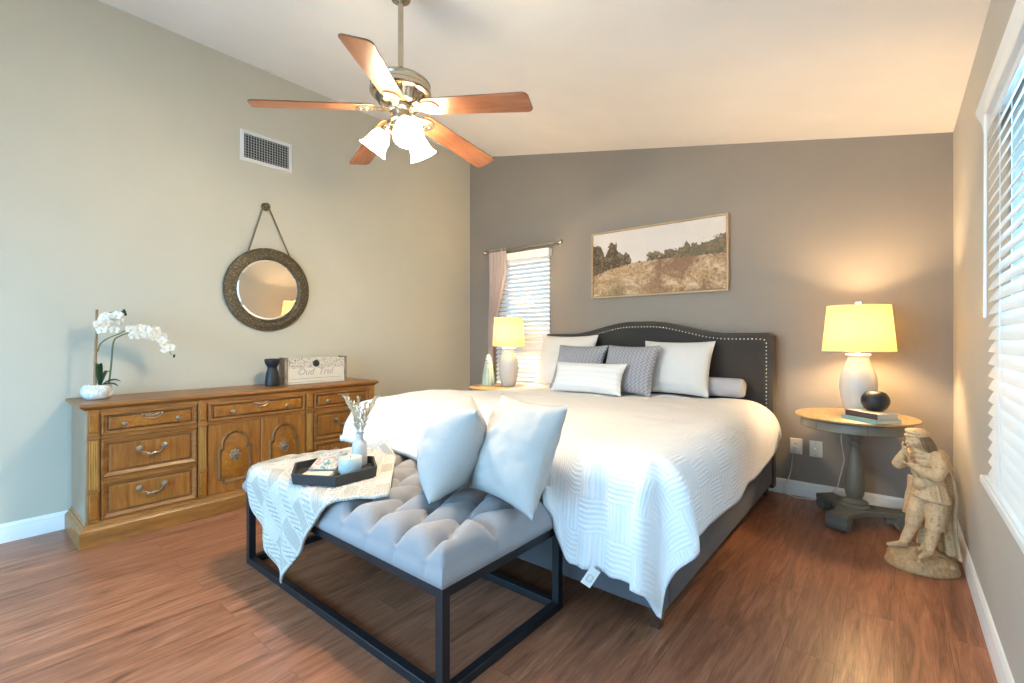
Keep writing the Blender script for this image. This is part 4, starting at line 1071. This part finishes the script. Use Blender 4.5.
# ------------------------------------------------------------------ side tables and lamps
RT = (-.196, 3.695); LT = (-3.10, 3.62); TH = .68
def make_table():
    t = thing('pedestal_table', 'round grey-green pedestal table with a pale wood top beside the statue', 'side table', (0,0,0))
    m = MB(); m.lathe([(.300,.662),(.318,.664),(.325,.670),(.325,.676),(.320,.680),(.001,.680)], (0,0,0), 72, caps=(True,False)); m.build('tabletop', M['table_top'], t, sharp=50)
    m = MB(); m.lathe([(.280,.598),(.292,.600),(.296,.604),(.293,.610),(.293,.655),(.302,.662)], (0,0,0), 72); ap = m.build('apron', M['table_paint'], t, sharp=28)
    m = MB()
    for a in (232, 285): 
        R = Matrix.Rotation(radians(a), 3, 'Z'); p = [R@Vector((.2935,s*.0012,z)) for s, z in ((-1,.606),(1,.606),(1,.656),(-1,.656))]; n_ = R@Vector((.001,0,0)); m.loft([p, [q+n_ for q in p]])
    m.build('apron_seam', M['plastic_dark'], ap)
    m = MB(); m.lathe([(.085,.100),(.086,.112),(.078,.120),(.070,.124),(.072,.134),(.062,.142),(.046,.146),(.040,.154),(.048,.175),(.056,.215),(.058,.255),(.052,.310),(.042,.370),(.033,.430),(.028,.470),(.027,.485),(.034,.492),(.035,.500),(.028,.508),(.028,.520),(.040,.535),(.044,.548),(.044,.600)], (0,0,0), 40); m.build('pedestal', M['table_paint'], t, sharp=35)
    pts = []
    for k in range(3):
        a0 = radians(13+120*k)
        for s in (-1, 1): pass
        R = Matrix.Rotation(a0, 3, 'Z')
        pts += [tuple((R@Vector((.265,-.062,0)))[:2]), tuple((R@Vector((.265,.062,0)))[:2])]
        for j in range(1, 8):
            u = j/8; A = R@Vector((.265,.062,0)); B = Matrix.Rotation(a0+radians(120),3,'Z')@Vector((.265,-.062,0)); mid = Matrix.Rotation(a0+radians(60),3,'Z')@Vector((.105,0,0))
            ctrl = mid*2 - (A+B)*.5; q = A*(1-u)**2 + ctrl*2*u*(1-u) + B*u*u; pts.append((q.x, q.y))
    m = MB(); m.prism(pts, lambda a, b: (a, b, .066), lambda a, b: (a, b, .102)); m.build('base_platform', M['table_paint'], t, bev=.006)
    for k in range(3):
        R = Matrix.Rotation(radians(13+120*k), 3, 'Z'); m = MB(); prof = []
        for j in range(28):
            a = 2*pi*j/28; prof.append((.228+.040*cos(a), .040+.040*sin(a)))
        m.prism(prof, lambda a, b: R@Vector((a, -.058, b)), lambda a, b: R@Vector((a, .058, b)))
        for s in (-1, 1):
            m.tube([R@Vector((.228+(.030-.022*q/20)*cos(q*.55), s*.058, .040+(.030-.022*q/20)*sin(q*.55))) for q in range(21)], .004, 6)
        m.prism([(.15,.040),(.20,.030),(.235,.066),(.15,.067)], lambda a, b: R@Vector((a, -.048, b)), lambda a, b: R@Vector((a, .048, b)))
        m.build('scroll_foot', M['table_paint'], t, sharp=50, bev=.003)
    return t
tb = make_table(); tb.location = (*RT, 0)
dup(tb, (*LT, 0), radians(20), 'round pedestal table behind the bed under the left lamp and mint vase')
def make_lamp(label, loc, rb, rt, z1):
    l = thing('table_lamp', label, 'lamp', (0,0,0))
    m = MB(); m.lathe([(.060,0),(.064,.004),(.078,.040),(.092,.095),(.100,.160),(.101,.205),(.094,.255),(.078,.305),(.064,.340),(.057,.362),(.057,.372),(.064,.378),(.066,.386),(.062,.391),(.030,.392)], (0,0,0), 44); m.build('lamp_base', M['white_ceramic'], l, sharp=50)
    m = MB(); m.lathe([(.014,.390),(.017,.396),(.012,.402),(.012,.440),(.016,.446),(.016,.480)], (0,0,0), 20); m.build('socket', M['nickel'], l)
    m = MB(); m.ell((0,0,.525), (.022,.022,.036), n=16, m=10); m.build('bulb', M['bulb'], l)
    m = MB(); m.lathe([(rb,.408),(rt+(rb-rt)*.9,.408+(z1-.408)*.1),(rt,z1)], (0,0,0), 64, caps=(False,False)); sh = m.build('lamp_shade', M['lamp_shade'], l)
    m = MB()
    for z, r in ((.409,rb),(z1-.001,rt)): m.tube([(r*cos(a), r*sin(a), z) for a in [2*pi*k/64 for k in range(64)]], .0022, 6, closed=True)
    m.build('shade_trim', M['cream_fabric'], sh)
    m = MB()
    for a in (0, 2*pi/3, 4*pi/3): m.cyl((0,0,.690),((rt-.001)*cos(a),(rt-.001)*sin(a),.690), .0016, n=6)
    for s in (-1, 1): m.tube([(s*.016,0,.455),(s*.045,0,.52),(s*.045,0,.60),(s*.012,0,.682),(0,0,.690)], .0016, 6)
    m.build('harp', M['nickel'], l)
    m = MB(); m.lathe([(.006,.688),(.012,.703),(.010,.708),(.017,.716),(.017,.722),(.008,.728),(.001,.729)], (0,0,0), 18); m.build('finial', M['white_ceramic'], l)
    L = add_light('table_lamp_light', 'POINT', (0,0,.54), 27, (1.0,.68,.36), shadow_soft_size=.06); L.parent = l
    return l
lp = make_lamp('lit white ceramic lamp with a wide tapered shade on the right pedestal table', None, .193, .167, .698)
lp.location = (-.178, 3.72, TH+.0005)
l2 = make_lamp('lit white ceramic lamp on the left table in front of the small window', None, .163, .145, .698)
l2.location = (-3.065, 3.70, TH+.0005)
m = MB()
def W(x, y, z): return (x, y, z)
m.tube([W(-.21,3.80,.684), W(-.24,3.95,.684), W(-.265,4.015,.675), W(-.285,4.035,.62), W(-.290,4.036,.45), W(-.272,4.036,.31), W(-.30,4.036,.17), W(-.31,4.022,.12), W(-.36,4.02,.05), W(-.45,3.99,.006), W(-.55,3.97,.006), W(-.64,4.0,.012), W(-.645,4.022,.07), W(-.61,4.036,.13), W(-.595,4.038,.22), W(-.582,4.036,.32), W(-.575,4.030,.352)], .0038, 7)
m.box(*[v for pr in zip(W(-.588,4.018,.338), W(-.562,4.043,.368)) for v in pr]); m.build('power_cord', M['cord'], lp, origin=None)
def outlet(x, z, name, label, duplex):
    o = thing(name, label, 'wall outlet', (x, YB, z)); w, h = .040, .058
    m = MB(); m.loft([[(x-w+i, YB-a, z-h+i), (x+w-i, YB-a, z-h+i), (x+w-i, YB-a, z+h-i), (x-w+i, YB-a, z+h-i)] for a, i in [(0,0),(.003,0),(.006,.004)]], caps=(False,True)); m.build('cover_plate', M['plastic'], o, sharp=20)
    R = Matrix.Rotation(radians(90), 3, 'X')
    if duplex:
        for s in (-1, 1):
            m = MB(); m.box(x-.017, x+.017, YB-.0085, YB-.005, z+s*.021-.015, z+s*.021+.015); r = m.build('receptacle', M['plastic'], o, bev=.003)
            m = MB(); zz = z+s*.021
            m.box(x-.009, x-.006, YB-.009, YB-.008, zz-.002, zz+.008); m.box(x+.006, x+.009, YB-.009, YB-.008, zz-.002, zz+.007); m.box(x-.003, x+.003, YB-.009, YB-.008, zz-.011, zz-.006); m.build('slots', M['plastic_dark'], r)
    else:
        m = MB(); m.lathe([(.009,0),(.009,.004),(.006,.005),(.006,.012),(.002,.012)], (x, YB-.005, z), 12, R); m.build('coax_jack', M['nickel'], o)
        for s in (-1, 1): MB().ell((x, YB-.006, z+s*.042), (.004,.002,.004), n=10, m=6).build('screw', M['nickel'], o)
outlet(-.567, .366, 'wall_outlet', 'ivory duplex wall outlet with a white cord plugged in, nearer the bed', True)
outlet(-.442, .362, 'cable_outlet', 'ivory cable jack plate on the back wall, nearer the pedestal table', False)
# books and the round ornament
book('book', 'pale book with a teal spine, lower of the two on the right table', 'book', M['teal_cover'], (-.108, 3.512, TH+.0005), -42, .235, .175, .022)
book('book', 'dark-spined book lying on the teal book under the round black ornament', 'book', M['paper'], (-.105, 3.517, TH+.023), -40, .205, .150, .032, 0, M['dark_cover'])
m = MB(); m.lathe([(.030,0),(.040,.002),(.058,.018),(.070,.044),(.072,.062),(.068,.084),(.053,.106),(.034,.115),(.029,.117),(.026,.114),(.024,.100)], (-.088,3.566,TH+.0555), 36, caps=(True,True))
o = m.build('round_ornament', M['black_ceramic'], origin=(-.088,3.566,TH+.0555)); tag(o, 'round matte black ornament standing on the stacked books', 'ornament')
# mint vase
vx, vy = -3.255, 3.60
vz = thing('pierced_vase', 'tall tapered mint vase with rows of dark holes on the left table', 'vase', (vx, vy, TH+.0005))
m = MB(); vp = [(.060,0),(.066,.006),(.068,.03),(.064,.09),(.054,.16),(.040,.23),(.026,.285),(.016,.315),(.013,.322),(.010,.318)]
m.lathe(vp, (vx,vy,TH+.0005), 36, caps=(True,True)); vb = m.build('vase_body', M['mint'], vz)
m = MB()
def rad(z):
    for (r0, z0), (r1, z1) in zip(vp, vp[1:]):
        if z0 <= z <= z1: return r0+(r1-r0)*(z-z0)/max(1e-6, z1-z0)
    return .02
for zz in [.022+.026*k for k in range(10)]:
    for k in range(12):
        a = 2*pi*(k+.5)/12; r = rad(zz); m.ell((vx+(r+.0002)*cos(a), vy+(r+.0002)*sin(a), TH+zz), (.0060,.0060,.0062), n=8, m=5)
m.build('pierced_holes', M['plastic_dark'], vb)

# ------------------------------------------------------------------ statue
def make_statue():
    s = thing('statue', 'antique cream statue of a minstrel boy in a beret and cape on a rocky base', 'statue', (.11, 3.19, 0))
    V = Vector
    # rocky base
    m = MB(); n = 64; rings = []
    for k_, z in [(1.0,0),(1.03,.010),(1.0,.022),(.97,.030),(.95,.044),(.86,.062),(.70,.078),(.45,.088),(.2,.092),(.02,.094)]:
        r = []
        for i in range(n):
            a = 2*pi*i/n; x = .146*cos(a)*k_; y = .118*sin(a)*k_; rot = radians(12)
            zz = z + (.016*nz(x*38, y*38, z*30) + .013*nz(x*80, y*80, 2) if z > .01 else 0) + .022*max(0, -cos(a))*(z/.09)
            b = 1 + (.05*nz(cos(a)*4, sin(a)*4, z*30) if z > .01 else 0)
            r.append((.108+(x*cos(rot)-y*sin(rot))*b, 3.18+(x*sin(rot)+y*cos(rot))*b, max(0, zz)))
        rings.append(r)
    m.loft(rings)
    for k in range(26):
        a = k*.31+3.0; rr_ = .108+.02*nz(k*3.3); m.ell((.108+rr_*1.1*cos(a), 3.18+rr_*.85*sin(a), .050+.012*nz(k*7.1)), (.022+.010*nz(k*2.7),.015,.013), Matrix.Rotation(k*1.3, 3, 'Z'), 10, 7)
    remesh(m.build('rocky_base', M['statue_rock'], s), .0032, 1)
    m = MB()
    # figure: legs
    m.chain([(V((.116,3.215,.375)), .044), (V((.088,3.175,.285)), .040), (V((.076,3.165,.228)), .034), (V((.068,3.163,.196)), .026), (V((.050,3.150,.150)), .024), (V((.036,3.140,.122)), .018)])
    m.chain([(V((.040,3.140,.116)), .017), (V((.012,3.115,.116)), .0145), (V((-.022,3.088,.114)), .010)])
    m.chain([(V((.170,3.185,.375)), .046), (V((.164,3.155,.290)), .043), (V((.156,3.140,.235)), .037), (V((.150,3.135,.200)), .027), (V((.140,3.120,.160)), .025), (V((.134,3.108,.118)), .019)])
    m.chain([(V((.134,3.108,.112)), .018), (V((.120,3.082,.104)), .0155), (V((.102,3.050,.098)), .011)])
    for c_, r_ in [((.078,3.166,.222),.036),((.157,3.141,.226),.040)]:      # breeches gathered at the knee
        m.ell(c_, (r_, r_, .020), n=16)
    # trunk and tunic
    m.ell((.142,3.190,.395), (.062,.058,.055)); m.ell((.138,3.180,.445), (.060,.054,.050)); m.ell((.126,3.184,.530), (.058,.052,.066)); m.ell((.120,3.178,.500), (.056,.050,.060))
    m.ell((.124,3.188,.575), (.062,.054,.034)); m.ell((.106,3.160,.435), (.036,.040,.040))
    m.loft([[V((.146+ r*1.05*cos(a)*(1+.03*sin(7*a)), 3.182+r*.92*sin(a)*(1+.03*sin(7*a)), z-.012*cos(a))) for a in [2*pi*k/40 for k in range(40)]] for r, z in [(.048,.47),(.056,.43),(.066,.395),(.077,.362),(.072,.356),(.02,.36)]])
    # neck, head, face turned to the left
    m.chain([(V((.116,3.186,.585)), .028), (V((.098,3.176,.622)), .024)])
    H = V((.088,3.172,.650)); hd = V((-.86,-.50,-.08)).normalized(); hs = V((.50,-.86,0)).normalized()
    m.ell(H, (.042,.036,.045)); m.ell(H+hd*.012+V((0,0,-.014)), (.030,.028,.032)); m.ell(H+hd*.024+V((0,0,-.033)), (.013,.013,.012))
    m.ell(H+hd*.042+V((0,0,-.006)), (.007,.006,.012)); m.ell(H+hd*.045+V((0,0,-.011)), (.006,.005,.005))
    m.ell(H+hd*.037+V((0,0,-.024)), (.006,.008,.003)); m.ell(H+hd*.036+V((0,0,-.029)), (.006,.007,.003))
    for sd_ in (-1, 1):
        m.ell(H+hd*.030+hs*.013*sd_+V((0,0,.007)), (.008,.008,.004)); m.ell(H+hd*.022+hs*.020*sd_+V((0,0,-.014)), (.012,.012,.012))
    # near arm: elbow out, forearm across to the chest; far arm raised to the mouth
    m.chain([(V((.166,3.148,.578)), .032), (V((.178,3.112,.535)), .033), (V((.160,3.090,.494)), .030), (V((.118,3.090,.508)), .027), (V((.086,3.088,.525)), .019), (V((.068,3.088,.534)), .014)])
    m.ell((.062,3.088,.537), (.017,.012,.013))
    for k in range(4): m.chain([(V((.056,3.084+.006*(k-1.5),.538-.001*k)), .0052), (V((.042,3.082+.007*(k-1.5),.546-.004*k)), .0046), (V((.034,3.088+.007*(k-1.5),.552-.006*k)), .004)])
    m.chain([(V((.066,3.086,.545)), .005), (V((.060,3.082,.558)), .0045)])
    m.chain([(V((.080,3.225,.575)), .032), (V((.040,3.195,.535)), .032), (V((.018,3.165,.520)), .028), (V((.026,3.148,.552)), .023), (V((.036,3.138,.582)), .016), (V((.040,3.134,.594)), .013)])
    m.ell((.041,3.132,.604), (.011,.013,.015))
    for k in range(4): m.chain([(V((.036,3.124+.006*k,.613)), .0050), (V((.032,3.122+.006*k,.626+.002*(k%2))), .0044), (V((.036,3.122+.006*k,.637)), .004)])
    m.chain([(V((.046,3.126,.610)), .005), (V((.052,3.126,.622)), .0043)])
    m.tube([V((.040+.055*t, 3.120+.012*t, .612-.145*t)) for t in [k/8 for k in range(9)]], .006, 8)    # the slender pipe he holds
    # collar, belt, cuffs, shoes
    m.tube([V((.112+.046*cos(a), 3.182+.040*sin(a), .594-.012*cos(a))) for a in [2*pi*k/28 for k in range(28)]], .010, 8, closed=True)
    m.tube([V((.142+.061*cos(a), 3.184+.054*sin(a), .452-.008*cos(a))) for a in [2*pi*k/28 for k in range(28)]], .006, 8, closed=True)
    for t in range(7):    # tunic folds
        a = 2.4+t*.55; m.chain([(V((.142+.056*cos(a), 3.182+.05*sin(a), .44)), .005), (V((.148+.072*cos(a), 3.182+.064*sin(a), .366)), .007)])
    # tree stump behind the legs and the curling root
    m.chain([(V((.120,3.235,.10)), .032), (V((.126,3.240,.20)), .026), (V((.138,3.245,.33)), .024)])
    m.chain([(V((.070,3.190,.106)), .012), (V((.085,3.150,.095)), .012), (V((.110,3.140,.108)), .012), (V((.118,3.165,.125)), .011)])
    fig = m.build('figure', M['statue'], s); remesh(fig, .0026, 2)
    # beret and hair
    m = MB(); q = Matrix.Rotation(radians(8), 3, 'Y'); m.ell((.092,3.176,.688), (.052,.050,.020), q, 24, 10); m.ell((.100,3.178,.696), (.034,.034,.014), q)
    m.tube([V((.090+.044*cos(a), 3.174+.040*sin(a), .675+.004*cos(a))) for a in [2*pi*k/30 for k in range(30)]], .007, 8, closed=True)
    remesh(m.build('beret', M['statue'], s), .0030, 2)
    m = MB()
    for k in range(9):
        a = -1.15+k*.36; ox, oy = .040*cos(a), .038*sin(a)
        m.chain([(V((.092+ox*.9, 3.175+oy*.9, .672)), .011), (V((.100+ox*1.12, 3.178+oy*1.1, .645)), .013), (V((.108+ox*1.15, 3.180+oy*1.1, .620+.004*(k%2))), .012), (V((.114+ox*1.25, 3.182+oy*1.1, .603)), .008)])
    remesh(m.build('hair', M['statue_hair'], s), .0030, 1)
    # cape falling from the shoulders to the ground behind
    m = MB()
    def cape(u, v):
        p0 = V((.078+.110*u, 3.232-.050*u*u, .598-.010*u)); p1 = V((.150+.100*u, 3.262-.045*u, .36)); p2 = V((.150+.108*u, 3.262-.070*u, .085-.015*u))
        p = p0.lerp(p1, min(1, v*2)) if v < .5 else p1.lerp(p2, v*2-1)
        return p + V((.4,1,0)).normalized()*(.012*sin(u*16+v*2)*v) + V((.010*sin(v*7), 0, 0))
    m.grid(40, 50, cape)
    cp = m.build('cape', M['statue'], s, sharp=180); so = cp.modifiers.new('t','SOLIDIFY'); so.thickness = .012; so.offset = 0
    m = MB(); m.chain([(V((.168,3.195,.602)), .012), (V((.192,3.210,.592)), .012), (V((.212,3.220,.572)), .006)]); m.chain([(V((.170,3.198,.600)), .012), (V((.196,3.212,.575)), .014), (V((.222,3.228,.50)), .012)])
    remesh(m.build('cape_knot', M['statue'], s), .003, 1)
    m = MB()
    def strip(u, v):
        return V((.060+.030*u-.022*v, 3.242-.02*u, .45-.20*v)) + V((0, .008*sin(u*9+v*3), 0))
    m.grid(14, 24, strip); cp = m.build('cape_front', M['statue'], s, sharp=180); so = cp.modifiers.new('t','SOLIDIFY'); so.thickness = .012; so.offset = 0
    return s
make_statue()
